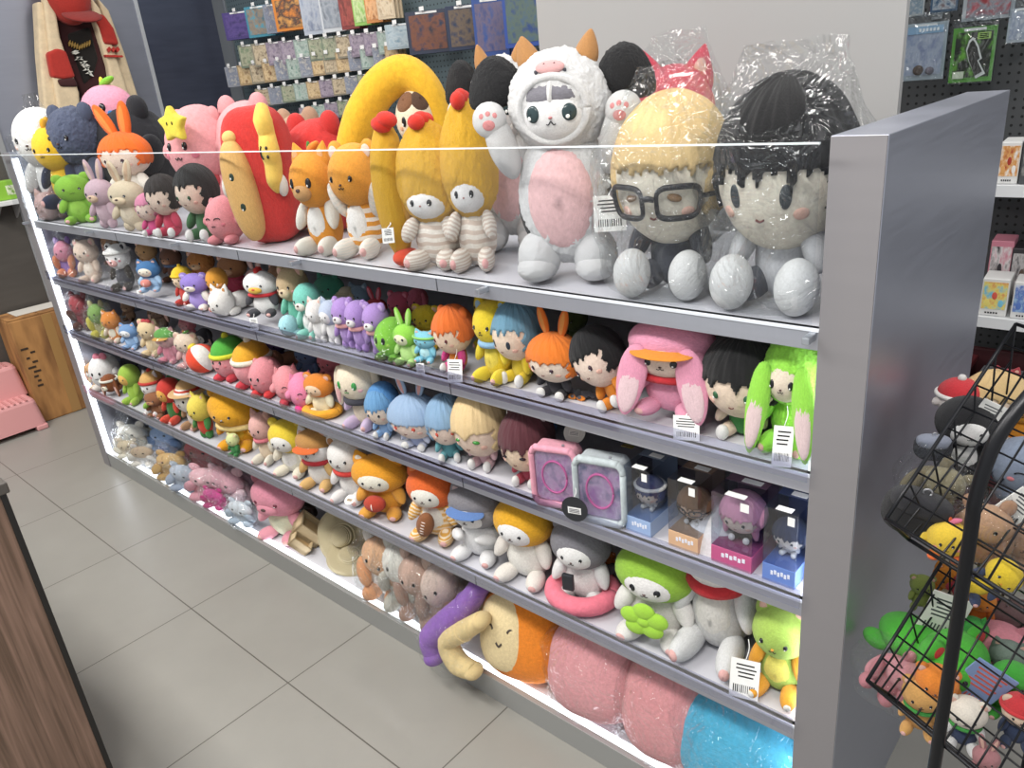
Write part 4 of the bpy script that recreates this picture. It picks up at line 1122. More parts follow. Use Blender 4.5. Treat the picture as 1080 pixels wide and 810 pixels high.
def CUSHBOX(c, rim, seed):
    def f(r):
        # rounded square zip case with a clear window
        def rs(w, h, rr, y):
            p = []
            for (sx, sz, a0) in ((1, 1, 0), (-1, 1, .5*PI), (-1, -1, PI), (1, -1, 1.5*PI)):
                for k in range(7):
                    a = a0+k*PI/12; p.append((sx*(w-rr)+rr*math.cos(a), y, .5+sz*(h-rr)+rr*math.sin(a)))
            return p
        v, fc = tube_geo(rs(.46, .46, .14, -.12)+rs(.46, .46, .14, -.12)[:1], [.055]*29, 12, 2); raw('front_rim', v, fc, pl(rim), r)
        v, fc = prism_geo([(p[0], p[2]) for p in rs(.47, .47, .15, 0)], .26, 1); raw('case', v, fc, pl(c), r, smooth=False, loc=(0, .04, 0))
        v, fc = prism_geo([(p[0], p[2]) for p in rs(.40, .40, .12, 0)], .01, 1)
        a = raw('printed_picture', v, fc, art('#b48ac0', '#d8c8dc', '#6a7a9a', seed), r, smooth=False, loc=(0, -.098, 0))
        v, fc = tube_geo([(.26*math.cos(t), -.108, .5+.26*math.sin(t)) for t in np.linspace(0, 2*PI, 33)], [.02]*33, 8, 1); raw('printed_ring', v, fc, solid('#d86aa8', .5), a, loc=(0, .098, 0))
        v, fc = prism_geo([(p[0], p[2]) for p in rs(.43, .43, .12, 0)], .008, 1); raw('clear_window', v, fc, clear('case_window', '#f4f2f8', .1, .06, .4, .4, 10), r, smooth=False, loc=(0, -.125, 0))
        box('zip_pull', (.2, -.06, .99), (.05, .03, .08), solid('#b8b8c0', .3, .7), r, .01)
    return f
H('pink window case', 'keepsake_case', CUSHBOX('#e2a0b0', '#e8a0b2', 2), 560, 614, 462, .055, 15, cat='case')
H('silver grey window case', 'keepsake_case', CUSHBOX('#b4bcc0', '#bcc6c8', 5), 606, 664, 473, .05, 12, cat='case')
BX = [(659, 714, 468, '#9cb4d8', '#6a7484', 'pale blue'), (704, 765, 480, '#d8b08a', '#7a6456', 'peach'), (750, 822, 492, '#c25a86', '#6a5060', 'magenta'), (804, 868, 506, '#6a88c8', '#3a4668', 'cobalt blue')]
DOL = [('#3a4470', '#efd6c6', '#e8e6e4', 'navy haired doll with white cap'), ('#7a5638', '#e8c0a4', '#4a3830', 'brown haired doll with dark glasses'),
       ('#e8a0ba', '#f0d2c4', '#2a2c34', 'pink haired doll with long locks'), ('#24304e', '#f0dcd0', '#e8e8ee', 'dark blue haired doll')]
for k, (x0, x1, yt, cb, cd, nm) in enumerate(BX):
    r = empty('window_box', 'clear front toy box with %s base strip on the third shelf' % nm, 'box')
    box('back_card', (0, .44, .62), (.98, .02, 1.24), solid(cd, .5), r, .004)
    box('base_strip', (0, 0, .15), (.98, .90, .30), solid(cb, .4), r, .006)
    boxes('printed_words', [((-.2+.1*j, -.452, .17+.02*(j % 2)), (.07, .004, .07), 0) for j in range(6)], [solid('#e6e8f0', .5)], r, 0)
    box('window_cover', (0, 0, .775), (.98, .90, .94), clear('box_window%d' % k, '#dfe4ec', .06, .07, .35), r, .004)
    box('price_label', (.05, -.38, 1.25), (.46, .12, .008), solid('#efefec', .5), r, 0)
    box('price_label', (.1, .1, 1.25), (.46, .12, .008), solid('#efefec', .5), r, 0)
    box('price_label', (.3, -.455, 1.12), (.2, .004, .14), solid('#efefec', .5), r, 0)
    box('top_card', (0, .22, 1.242), (.96, .44, .008), solid(cd, .45), r, 0)
    V = local_verts(r)
    fit(r, x0, x1, yt, .022, ZR['third'], (0, 0, 0), (.5, 1.2))
    lo, hi = BOUNDS[r.name]
    q = empty('cloth_doll', '%s inside the clear box with %s strip' % (DOL[k][3], nm), 'plush toy')
    ex = None
    if k == 2:
        def ex(rr, h):
            for s in (-1, 1): ell(rr, 'hair_lock', pl('#e8a0ba'), (s*.3, -.12, .42), (.09, .08, .32), (0, s*-8, 0))
    if k == 0:
        def ex(rr, h): hat_on(h, ('band', '#e4e2e0'))
    D(DOL[k][0], DOL[k][1], DOL[k][2], eye='dot', hs=1.45, top=.1, back=-.6, glasses=(k == 1), extra=ex)(q)
    hh = (hi[2]-lo[2]); q.scale = (min(hh*.70, (hi[0]-lo[0])*1.12),)*3; q.location = ((lo[0]+hi[0])/2, lo[1]+(hi[1]-lo[1])*.46, lo[2]+hh*.245)
sb = empty('soap_box', 'flat yellow packet lying behind the window cases on the third shelf', 'packet')
box('packet', (0, 0, .06), (1, .5, .12), solid('#b8b04a', .5), sb, .03); box('printed_band', (0, -.1, .122), (.9, .16, .004), solid('#7a4a8a', .5), sb, 0)
fit(sb, 640, 684, 468, .20, ZR['third']+.085, (0, 0, 5))
hb = empty('card_box', 'dark box lying flat behind the clear window boxes on the third shelf', 'box')
boxes('carton', [((0, 0, .35), (2.6, .5, .7), 0)], [solid('#3a3c44', .5)], hb, .02); box('lid', (0, 0, .72), (2.64, .54, .06), solid('#5a4a68', .4), hb, .02)
fit(hb, 640, 800, 480, .22, ZR['third'], (0, 0, 0))
def round_tag(label, px, py, y, r0, c, ink, tilt):
    p = at(px, py, 1, y)
    t = empty('round_tag', label, 'tag', loc=tuple(p))
    t.rotation_euler = (R_(tilt), 0, R_(15))
    v, f = prism_geo([(r0*math.cos(a), r0*math.sin(a)) for a in np.linspace(0, 2*PI, 33)[:-1]], .0015, 1); raw('card', v, f, solid(c, .35), t, smooth=False)
    box('sticker', (0, -.0012, -.1*r0), (r0*1.0, .001, r0*.5), solid(ink, .5), t, 0)
    boxes('printed_line', [((0, -.002, r0*(-.22+.12*k)), (r0*.8, .001, r0*.04), 0) for k in range(3)], [solid('#55555a', .5)], t, 0)
    tube('loop', [(0, 0, r0*.95), (.004, .006, r0*1.3), (.0, .012, r0*1.5)], .0008, WHT, t, 6, 4)
round_tag('black round swing tag hanging over the third shelf edge below the silver case', 606, 537, -.022, .030, '#25272c', '#e8e8e6', 0)
round_tag('pale oval swing tag standing behind the pink window case', 606, 456, .10, .026, '#c9c6bd', '#dedbd2', -35)
round_tag('white ring tag on the fourth shelf before the ginger cat', 369, 527, .03, .018, '#e6e4de', '#c8b090', -60)

# ------------------------------------------------------------------ fourth shelf
G = lambda *a, **k: toy('fourth', *a, **k)
G('little brown and cream dog', 'dog_plush', A('#c79a6c', belly='#ead8bc', ear='flop', limb='#e4d0b4'), 76, 100, 376, .045, 35)
G('white round seal with pink ribbon', 'seal_plush', BALL('#ece9e6', '#dcd4cc', 'dot', hat=('bow', '#e2889c')), 94, 124, 372, .05, 40)
G('black hat mouse behind white seal', 'mouse_plush', A('#3a3840', ear='bear'), 110, 132, 368, .16, 25)
G('brown shaggy puppy lying down', 'dog_plush', A('#8a4f2c', ear='flop', fl=.06, muz='#efe0cc', pose='lie', hat=('band', '#efe6d8')), 106, 140, 394, .05, 25)
G('lime green hooded bird plush', 'bird_plush', A('#e8b860', hood='#9cbf4c', ear=None, body='#a4c850', nose='#d88a30'), 126, 150, 384, .06, 20)
G('white cat in tan red beanie', 'cat_plush', A('#efede8', ear='cat', hat=('beanie', '#d3a866', '#c03a32'), inn='#e8b8a0', hold=('carrot', '#8fbf4a')), 146, 176, 388, .05, 20)
G('small brown bear face down', 'bear_plush', A('#8a5a3a', ear='bear', muz='#b08058'), 150, 176, 412, .045, 20)
G('red hooded monkey in green', 'monkey_plush', A('#e0a850', hood='#c63a30', ear=None, body='#3f7a3c', limb='#d8503c'), 168, 192, 398, .055, 15)
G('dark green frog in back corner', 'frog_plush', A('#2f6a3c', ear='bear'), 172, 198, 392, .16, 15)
G('white duck in tan sun hat', 'duck_plush', A('#e6e0da', ear=None, hat=('brim', '#d8b07a', '#c8402f'), body='#dcd2c8', limb='#b08a68', hs=1.25), 180, 218, 398, .06, 20)
G('yellow chick in red shorts', 'chick_plush', A('#e6d05a', body='#d84a30', limb='#4a8f4a', ear='cat', nose='#d8a030', hs=1.1, pose='stand'), 198, 224, 412, .045, 15)
G('large golden lion cub', 'lion_plush', A('#e2a521', hood='#e0a31f', ear='bear', inn='#d89a1a', belly='#e8b83a', limb='#e2a01e', nose='#8c98a8', hs=1.25, scarf='#e6cc8a'), 218, 274, 408, .055, 25)
G('tiny pale green bear', 'bear_plush', A('#d8e0a0', ear='bear', body='#3f8a4a'), 238, 254, 456, .04, 15)
G('pink cat behind yellow hood', 'cat_plush', A('#e0b0a8', ear='cat', scarf='#e0808c', body='#e8d0b4', limb='#ece0d0'), 262, 294, 430, .07, 20)
G('cream cat in lemon yellow hood', 'cat_plush', A('#ece8e0', hood='#e4c83a', ear='bear', inn='#e8d054', body='#ece2d2', limb='#ecdfcc', belly='#f2ece2', hs=1.1), 282, 326, 440, .06, 20)
G('white cat in orange cap', 'cat_plush', A('#f0ece6', hood=None, ear='cat', hat=('cap', '#b8894c', '#d8692c'), limb='#d8b070', body='#efe9e0', inn='#e8b8a0', scarf='#b83038'), 308, 354, 448, .05, 20)
G('white bear with red scarf', 'bear_plush', A('#ece6e0', ear='bear', inn='#b98558', scarf='#cf4038', limb='#efe9e4'), 344, 388, 458, .06, 20)
G('ginger cat with red ball', 'cat_plush', A('#efe4d4', hood='#e29b24', ear='cat', inn='#efe0d0', body='#dd9a33', limb='#e0a040', hold=('ball', '#b8402c'), pat=None, hs=1.12, eye='dot'), 368, 432, 474, .055, 25)
G('brown bear behind football cat', 'bear_plush', A('#9a7058', ear='bear'), 420, 446, 482, .18, 10)
G('orange cap cat with football', 'cat_plush', A('#efe6da', hood='#dc6426', ear='cat', inn='#e88a50', body='#e4b468', limb='#e2aa4c', pat='#efdcc0', hold=('football', '#8a5632'), belly='#efe6da'), 428, 484, 484, .055, 20)
G('white cat in blue cap', 'cat_plush', A('#f0efee', hood='#8e8c90', ear='cat', inn='#c8b0b0', body='#f0efee', arms='hold', hat=('cap', '#7d7b80', '#5f82bc')), 470, 530, 505, .055, 15)
G('white cat in mustard hood', 'cat_plush', A('#f0eeec', hood='#dba31e', ear=None, body='#eee6dc', limb='#eae0d8'), 520, 584, 522, .055, 10)
G('tan hamster behind masked dog', 'hamster_plush', A('#d8b0a0', ear='bear'), 560, 590, 536, .18, 5)
G('grey masked dog in pink ring', 'dog_plush', A('#efece8', hood='#77767c', ear='cat', inn='#a8a6aa', body='#e9e6e2', limb='#efece9', hold=('phone', ''), skirt=('ring', '#e8788a'), tail='#77767c', hs=1.05), 574, 656, 536, .055, 15)
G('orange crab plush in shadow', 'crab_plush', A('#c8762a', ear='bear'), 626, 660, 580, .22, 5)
G('grey cat holding lime clover', 'cat_plush', A('#e2e0de', hood='#8fba3c', ear=None, body='#d9d5d0', limb='#e4e1dd', hold=('clover', '#a8dc44'), eye='oval', hs=1.02), 648, 736, 570, .055, 10)
G('pale grey bunny with red berries', 'bunny_plush', A('#eceae8', ear='bear', body='#c6c6c4', limb='#d9dada', belly='#d4d2cc', scarf='#c62f36', hs=.95, tagp=None), 712, 800, 512, .055, 5)
G('avocado green duck plush', 'duck_plush', A('#a7c65a', ear='cat', belly='#d8cf62', body='#a2c258', limb='#e6a02e', pad='#efe8dc', nose='#d8902a', tagp=(-.27, -.3, .22, .3, .4, 10)), 780, 870, 628, .06, 5)

# ------------------------------------------------------------------ bottom shelf
def K(look, name, fn, x0, x1, yt, yf=.05, rz=0, **k):
    over = k.get('bag') and yf < .09          # bagged toys at the front sag over the lip
    if over: k['dz'] = k.get('dz', 0)+.019
    k = {**dict(wlim=(.75, 1.8)), **k}
    return toy('bottom', look, name, fn, x0-4*bool(k.get('bag')), x1+4*bool(k.get('bag')), yt, yf-(.045 if over else 0), rz, **k)
K('white dog folded in bag', 'dog_plush', LUMP(['#dcd8cf', '#e6e2da', '#cfc8ba'], 4, 11), 108, 140, 436, .10, 30, bag=1, strong=True)
K('cream rabbit folded in bag', 'rabbit_plush', LUMP(['#d4cbb4', '#dcd6c6', '#b8a88a'], 4, 12), 128, 162, 444, .12, 30, bag=1, strong=True)
K('silver grey cat folded in bag', 'cat_plush', LUMP(['#c8c6c4', '#b8a48c', '#d8d4cc'], 4, 13), 132, 168, 468, .06, 30, bag=1, strong=True)
K('blue rabbit folded in bag', 'rabbit_plush', LUMP(['#8aa8d4', '#98b4dc', '#7a9ac8'], 4, 14), 154, 192, 446, .13, 25, bag=1)
K('tan bear folded in bag', 'bear_plush', LUMP(['#cba468', '#d4b078', '#b89458'], 4, 15), 162, 200, 474, .06, 25, bag=1, strong=True)
K('coral rabbit folded in bag', 'rabbit_plush', LUMP(['#dc7078', '#e07a80', '#c8606a'], 4, 16), 188, 240, 458, .12, 20, bag=1)
K('pale pink rabbit folded in bag', 'rabbit_plush', LUMP(['#e2aab4', '#e8b8c0', '#d89aa8'], 4, 17), 194, 244, 488, .07, 20, bag=1, strong=True)
K('mauve pink bear in bag', 'bear_plush', LUMP(['#d0a4b4', '#d8b0c0', '#c898ac'], 4, 18), 232, 276, 492, .11, 15, bag=1)
K('hot pink cat folded in bag', 'cat_plush', LUMP(['#d8308c', '#e0489c', '#c82880'], 4, 19), 200, 250, 512, .045, 15, bag=1, strong=True, top=.02)
K('pale blue elephant in bag', 'elephant_plush', LUMP(['#c4d0dc', '#d4dce4', '#b0c0d0'], 4, 20), 234, 274, 524, .07, 15, bag=1, strong=True, top=.02)
K('oatmeal puppy folded in bag', 'dog_plush', LUMP(['#d8cdb8', '#cfc0a4', '#e2dccc'], 4, 51), 116, 152, 462, .055, 30, bag=1, strong=True)
K('grey blue mouse folded in bag', 'mouse_plush', LUMP(['#a8b4c4', '#b8c2d0', '#98a4b8'], 4, 52), 176, 212, 486, .03, 20, bag=1, strong=True)
K('salmon cat in back of shelf', 'cat_plush', A('#d88a88', ear='cat'), 214, 250, 466, .2, 15)
K('blush rabbit pressed in bag', 'rabbit_plush', LUMP(['#e4b8c0', '#dca8b4', '#ecc8d0'], 4, 53), 216, 262, 488, .10, 15, bag=1, strong=True)
K('rose bear in mint shirt', 'bear_plush', A('#d48a9c', ear='bear', body='#dce0c0', limb='#e09aa8', muz='#d88f9f', inn='#b8707f', ec='#6d3040', hs=1.15), 264, 322, 498, .07, 15)
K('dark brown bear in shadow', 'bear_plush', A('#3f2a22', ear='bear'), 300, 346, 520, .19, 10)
def FRAME(r):
    w_ = solid('#c9b48e', .6, 0, 30)
    boxes('frame_box', [((0, 0, .5), (.10, .8, 1.0), 0), ((.06, -.36, .5), (.22, .08, 1.0), 0), ((.06, .36, .5), (.22, .08, 1.0), 0), ((.06, 0, .04), (.22, .8, .08), 0), ((.06, 0, .96), (.22, .8, .08), 0)], [w_], r, .01)
    box('paper_insert', (.07, 0, .5), (.02, .62, .82), solid('#bda074', .7), r, 0)
for i, (a, b, t, y, e) in enumerate(((294, 340, 556, .015, 'lower'), (300, 352, 537, .05, 'upper'))):
    r = empty('gift_box', '%s pale wooden gift box tilted on the bottom shelf beside the straw hats' % e, 'box', 'wooden gift boxes on the bottom shelf')
    FRAME(r); fit(r, a, b, t, y, ZR['bottom'], (10, -38, 40), (.7, 2.2))
def HAT(r):
    st = m_straw
    v, f = [], []
    prof = [(0, .52), (.18, .52), (.30, .48), (.36, .38), (.38, .2), (.42, .10), (.6, .06), (.85, .02), (1.0, -.05), (1.0, -.075), (.85, -.01), (.6, .03), (.40, .07), (.35, .2), (.33, .36), (.28, .45), (.16, .49), (0, .49)]
    n = 72
    for (q, z) in prof:
        for j in range(n):
            a = 2*PI*j/n; wv = (q > .5)*.07*math.sin(a*3+1)*q+(q > .95)*.012*math.sin(a*36)
            v.append((q*math.cos(a), q*math.sin(a), z+wv))
    for i in range(len(prof)-1):
        for j in range(n): a, b = i*n+j, i*n+(j+1) % n; f.append([a, a+n, b+n, b])
    raw('crown_and_brim', v, f, st, r)
    v, f = tube_geo([(.41*math.cos(a), .41*math.sin(a), .13) for a in np.linspace(0, 2*PI, 31)], [.035]*31, 8, 2); raw('hat_band', v, f, pl('#d8cba6', None, 60), r)
m_straw, n_, l_ = new_mat('straw')
b_ = bsdf(n_, '#d2c49c', .85); tc_ = n_.new('ShaderNodeTexCoord'); wv_ = n_.new('ShaderNodeTexWave'); wv_.wave_type = 'RINGS'; wv_.rings_direction = 'Z'; wv_.inputs['Scale'].default_value = 9
l_.new(tc_.outputs['Object'], wv_.inputs[0])
mx_ = n_.new('ShaderNodeMix'); mx_.data_type = 'RGBA'; mx_.inputs[6].default_value = lin('#a3936a'); mx_.inputs[7].default_value = lin('#e6dab6'); l_.new(wv_.outputs['Fac'], mx_.inputs[0]); l_.new(mx_.outputs[2], b_.inputs['Base Color'])
bp_ = n_.new('ShaderNodeBump'); bp_.inputs['Strength'].default_value = .6; bp_.inputs['Distance'].default_value = .01; l_.new(wv_.outputs['Fac'], bp_.inputs['Height']); l_.new(bp_.outputs[0], b_.inputs['Normal'])
out(n_, l_, b_.outputs[0])
for i, (a, b, t, y, rx) in enumerate(((336, 394, 534, .08, 62), (344, 398, 566, .05, 40))):
    r = empty('straw_hat', ('upper beige straw hat standing on edge on the bottom shelf', 'lower beige straw hat lying in front of the upright straw hat')[i], 'hat')
    HAT(r); fit(r, a, b, t, y, ZR['bottom'], (rx, 0, 30))
LAST['bottom'] = 'straw hats'
K('brown bear behind straw hats', 'bear_plush', A('#5a4234', ear='bear'), 346, 392, 540, .24, 10)
K('tan folded dog behind white bags', 'dog_plush', A('#b08a68', ear='flop'), 392, 436, 556, .22, 10)
K('mauve folded bear in back', 'bear_plush', A('#8a6878', ear='bear'), 460, 508, 590, .24, 10)
K('orange and white dog in bag', 'dog_plush', LUMP(['#e4e0da', '#dcae88', '#e0a070'], 4, 22), 380, 428, 556, .07, 15, bag=1, strong=True)
def ROLL(c, P_):
    def f(r):
        pts = P_
        v, q = tube_geo(pts, [.13, .15, .16, .16, .12], 40, 8)
        V = np.array(v)
        raw('cover', V, q, pl(c), r)
        for p in (pts[0], pts[-1]): ell(r, 'end_tuft', pl(c), p, (.15, .15, .10))
        for k in range(1, 4): 
            p = np.array(pts[k])
            vv, qq = tube_geo([tuple(p+np.array([.12*math.cos(a), .155*math.sin(a), -.10*math.cos(a)])) for a in np.linspace(0, 2*PI, 25)], [.012]*25, 6, 1)
            raw('seam', vv, qq, pl(c), r)
    return f
K('long white seal in bag', 'seal_plush', LUMP(['#dcdad2', '#e2e0d8', '#d0ccc0'], 4, 23), 404, 446, 562, .06, 20, bag=1, strong=True)
for i, (a, b, t, y, c) in enumerate(((420, 462, 574, .07, ('#d8b8a8', '#c8a898', '#b08a78')), (444, 486, 584, .07, ('#cdb0a0', '#d8c0b4', '#a88474')), (468, 512, 590, .12, ('#b8a09c', '#c4aca8', '#8a6a6a')))):
    K(('first', 'second', 'third')[i]+' dusty pink rabbit in bag', 'rabbit_plush', LUMP(c, 4, 30+i), a, b, t, y, 15, bag=1, strong=True, top=.06)
K('purple padded roll cushion', 'roll_cushion', ROLL('#8a5fb0', [(.38, .18, .95), (.22, .06, .74), (-.08, -.04, .50), (-.30, -.12, .30), (-.24, -.16, .12)]), 446, 516, 604, -.045, 10, bag=1, cat='cushion')
K('cream padded roll cushion', 'roll_cushion', ROLL('#dcc48e', [(.42, .05, .9), (.05, 0, .66), (-.32, -.05, .40), (-.12, -.08, .14), (.24, -.08, .12)]), 464, 516, 644, -.075, 5, dz=.019, cat='cushion')
def PILLOW(c1, c2=None, feat=None, eye=True, ck=None):
    def f(r):
        b = ell(r, 'cover', pl(c1, None, 14), (0, 0, .5), (.5, .30, .5), sq=.72)
        vv, qq = tube_geo([(math.copysign(abs(math.cos(a))**.72, math.cos(a))*.505, 0, .5+math.copysign(abs(math.sin(a))**.72, math.sin(a))*.505) for a in np.linspace(0, 2*PI, 61)], [.008]*61, 6, 1)
        raw('piping', vv, qq, pl(c1), r)
        if c2:
            p = ell(r, 'face_panel', pl(c2, None, 14), (-.13, -.10, .5), (.33, .235, .43), sq=.8)
            if eye:
                for s in (-1, 1):
                    put('eye', arc_mesh([(s*.42-.16, .16), (s*.42-.08, .24), (s*.42+.08, .24), (s*.42+.16, .16)], .035, .03), solid('#4a4038', .5), p)
                    spot(p, 'cheek', pl('#dc9a68'), s*.62, -.2, .15, .2, bulge=.02)
                put('mouth', arc_mesh([(-.1, -.12), (0, -.2), (.1, -.12)], .03, .03), solid('#4a4038', .5), p)
        if ck: spot(b, 'cheek', pl(ck), -.35, .12, .13, .24, bulge=.02)
    return f
K('orange square pillow with cream face', 'pillow', PILLOW('#e58320', '#ecd2a2'), 506, 604, 610, .055, 12, rx=-18, cat='pillow')
K('first pink pillow in bag', 'pillow', PILLOW('#dc9a9e'), 582, 678, 648, .05, 10, rx=-20, cat='pillow', bag=1, strong=True, top=.03)
K('second pink pillow in bag', 'pillow', PILLOW('#d99598'), 660, 760, 682, .05, 8, rx=-20, cat='pillow', bag=1, strong=True, top=.03)
K('sky blue pillow in bag', 'pillow', PILLOW('#4fb0d4', ck='#d8707c'), 734, 866, 726, .05, 5, rx=-20, cat='pillow', bag=1, strong=True, top=.03)

# ------------------------------------------------------------------ pegboard goods
ORD = ['first', 'second', 'third', 'fourth', 'fifth', 'sixth', 'seventh', 'eighth', 'ninth', 'tenth', 'eleventh', 'twelfth', 'thirteenth', 'fourteenth']
CLR = clear('pack_sleeve', '#eef2f4', .08, .10, .5, .3, 8)
def pack_shapes(w, h, edge, a, name, loc, rz, tilt=0):
    t = empty(name, loc=loc); t.rotation_euler = (R_(tilt), 0, R_(rz))
    boxes('sleeve', [((0, 0, -h/2), (w, .012, h), 0)], [solid(edge, .35)], t, .001)
    box('printed_front', (0, -.0068, -h*.5), (w*.84, .0015, h*.82), a, t, 0)
    box('header', (0, -.0075, -h*.045), (w*.5, .001, h*.05), solid('#e6e6e4', .4), t, 0)
    return t
def hook(x, z, n):
    t = empty('peg_hook', 'thin steel peg hook holding card packs on the grey-green pegboard', 'hook', 'peg hooks on the grey-green pegboard', (x, WY-.012, z))
    tube('wire', [(0, 0, 0), (0, -.08, -.002), (0, -.15, 0), (0, -.165, .012)], .0028, solid('#c9cdd2', .3, .8), t, 6, 4)
    box('back_plate', (0, -.004, 0), (.03, .004, .02), solid('#b4b8bc', .35, .7), t, 0)
    box('price_flag', (0, -.168, .012), (.03, .002, .018), solid('#e8e8e6', .5), t, 0)
def stack(x0, x1, yt, yb, edge, inks, row, k, look, rz=28, nback=2, seed=0, kind='card_pack'):
    a = at((x0+x1)/2, yt, 1, 1.63); b = at((x0+x1)/2, yb, 1, 1.63)
    l = at(x0, (yt+yb)/2, 1, 1.63); r = at(x1, (yt+yb)/2, 1, 1.63)
    w, h = (r[0]-l[0])*.95, a[2]-b[2]
    am = art(*inks, seed)
    hook(a[0], a[2]-.004, k)
    nm = '%s, %s hook row, %s from left' % (look, row, ORD[k])
    for q in range(nback+1):
        t = pack_shapes(w, h, edge, am, kind, (a[0], 1.628+.024*q, a[2]), rz)
        tag(t, nm if q == 0 else ('%s, %s behind the front pack' % (nm, ORD[q])), 'card pack', 'packs on the %s hook row' % row)
ROWA = [(240, 263, 12, 42, '#4a3f78', ('#3f3570', '#5a4a86', '#2e2a58'), 'purple album'), (262, 281, 6, 40, '#3f8296', ('#4a90a4', '#8a7a68', '#2f6a80'), 'teal album'),
        (280, 293, 4, 36, '#7c8594', ('#8a8f9c', '#6a6f80', '#b0a89c'), 'grey album'), (292, 317, -4, 33, '#c87a2c', ('#c87a30', '#3a3030', '#e0a050'), 'orange album'),
        (317, 334, -14, 38, '#a4acb8', ('#8a94a8', '#a8aeb8', '#707a90'), 'silver album'), (337, 355, -16, 35, '#c0c4c8', ('#7a828c', '#9aa0a8', '#5a626c'), 'grey framed album'),
        (357, 371, -16, 32, '#7d3230', ('#7a3030', '#a04a40', '#5a2420'), 'dark red album'), (371, 384, -16, 28, '#8cba5c', ('#8fbf60', '#c8d8a0', '#6a9a44'), 'lime green album'),
        (384, 397, -18, 25, '#c88448', ('#c98a50', '#e0b080', '#a06430'), 'copper album'), (397, 411, -18, 21, '#cbb89a', ('#b89a74', '#d8c8ac', '#8a6a48'), 'tan album')]
for k, (a, b, t, u, e, i, lk) in enumerate(ROWA): stack(a, b, t, u, e, i, 'top', k, lk, 25, 2, k)
pal = [('#8a8474', ('#9a8a70', '#c4b498', '#5a4a3c'), 'cream card pack'), ('#6f7a6a', ('#7a8a70', '#a8a890', '#4a5a48'), 'sage card pack'), ('#8c8f98', ('#9aa0a8', '#7a8090', '#c0bcb4'), 'grey card pack'),
       ('#8a9a92', ('#84a094', '#b0bcb4', '#5f7a70'), 'green card pack'), ('#857a88', ('#7d7086', '#a498a4', '#5c5064'), 'plum card pack'), ('#a08a6a', ('#b09468', '#d0b890', '#7a5a3c'), 'tan card pack')]
def rowof(name, y0, y1, x0, x1, n, h, seed):
    # a straight hook row: pixel line (x0, y0) - (x1, y1) marks the pack tops
    for k in range(n):
        a = x0+(x1-x0)*k/n; b = x0+(x1-x0)*(k+.86)/n
        yt = y0+(y1-y0)*k/n
        e, i, lk = pal[(k*5+seed) % 6 if (k+seed) % 3 else (k+seed*2) % 6]
        stack(a, b, yt, yt+h, e, i, name, k, lk, 25, 2, seed*20+k)
rowof('second', 47, 31, 254, 414, 11, 25, 1)
rowof('third', 70, 46, 240, 420, 14, 22, 2)
rowof('fourth', 93, 76, 272, 392, 9, 19, 3)
rowof('fifth', 113, 100, 318, 384, 5, 17, 4)
ROWX = [(410, 432, 25, 52, '#a6b4ba', ('#9ab0bc', '#b8c4c8', '#7a94a4'), 'pale blue card pack', 1), (433, 466, 11, 57, '#2c3448', ('#26304a', '#7a4a34', '#1e2638'), 'dark blue poster pack', 2),
        (474, 504, 5, 53, '#24304a', ('#22304c', '#6a5a4a', '#1c2840'), 'navy poster pack', 2), (501, 529, -3, 60, '#2f4c8c', ('#34508c', '#6a6078', '#26407a'), 'royal blue poster pack', 2),
        (533, 566, -8, 50, '#2c4a94', ('#2a4478', '#56685e', '#3a5a86'), 'blue and green poster pack', 2)]
for k, (a, b, t, u, e, i, lk, nb) in enumerate(ROWX): stack(a, b, t, u, e, i, 'poster', k, lk, 35, nb, 60+k, 'poster_pack')
# right-hand pegboard
def rpack(name, label, x0, x1, yt, yb, edge, a, extra=None):
    A_, B_ = at((x0+x1)/2, yt, 1, 1.66), at((x0+x1)/2, yb, 1, 1.66)
    l, r = at(x0, (yt+yb)/2, 1, 1.66), at(x1, (yt+yb)/2, 1, 1.66)
    w, h = (r[0]-l[0]), A_[2]-B_[2]
    t = pack_shapes(w, h, edge, a, name, (A_[0], 1.66, A_[2]), 8)
    tag(t, label, 'package')
    box('outer_bag', (0, -.004, -h/2+.01), (w*1.04, .03, h+.03), CLR, t, .004)
    hk = empty('peg_hook', 'thin steel peg hook on the dark grey pegboard', 'hook', 'peg hooks on the dark grey pegboard', (A_[0], WY-.012, A_[2]+.018))
    tube('wire', [(0, 0, 0), (0, -.06, 0), (0, -.12, .0), (0, -.13, .01)], .0025, solid('#c9cdd2', .3, .8), hk, 6, 4)
    box('back_plate', (0, -.004, 0), (.03, .004, .02), solid('#b4b8bc', .35, .7), hk, 0)
    if extra: extra(t, w, h)
    return t
def figure(t, w, h):
    out_ = [(-.10, -.24), (-.03, -.18), (.03, -.24), (.10, -.34), (.20, -.58), (.14, -.62), (.30, -.86), (.12, -.94), (.0, -.72), (-.06, -.62), (-.14, -.40)]
    prism('white_outline', [(x*w*1.15, z*h*1.0) for x, z in out_][::-1], .002, solid('#e4e6e2', .4), t, 1, loc=(0, -.0085, 0))
    prism('standing_figure', [(x*w*.9, (z+.56)*h*.86-.56*h) for x, z in out_][::-1], .002, solid('#26241f', .4), t, 1, loc=(0, -.0105, 0))
    box('text_plate', (w*.22, -.0085, -h*.17), (w*.3, .002, h*.12), solid('#9cc45c', .4), t, 0)
    box('text_plate', (-w*.28, -.0085, -h*.86), (w*.26, .002, h*.13), solid('#cfd8c0', .4), t, 0)
    boxes('printed_line', [((w*.22, -.0102, -h*(.14+.03*k)), (w*.2, .001, h*.012), 0) for k in range(3)], [BLK], t, 0)
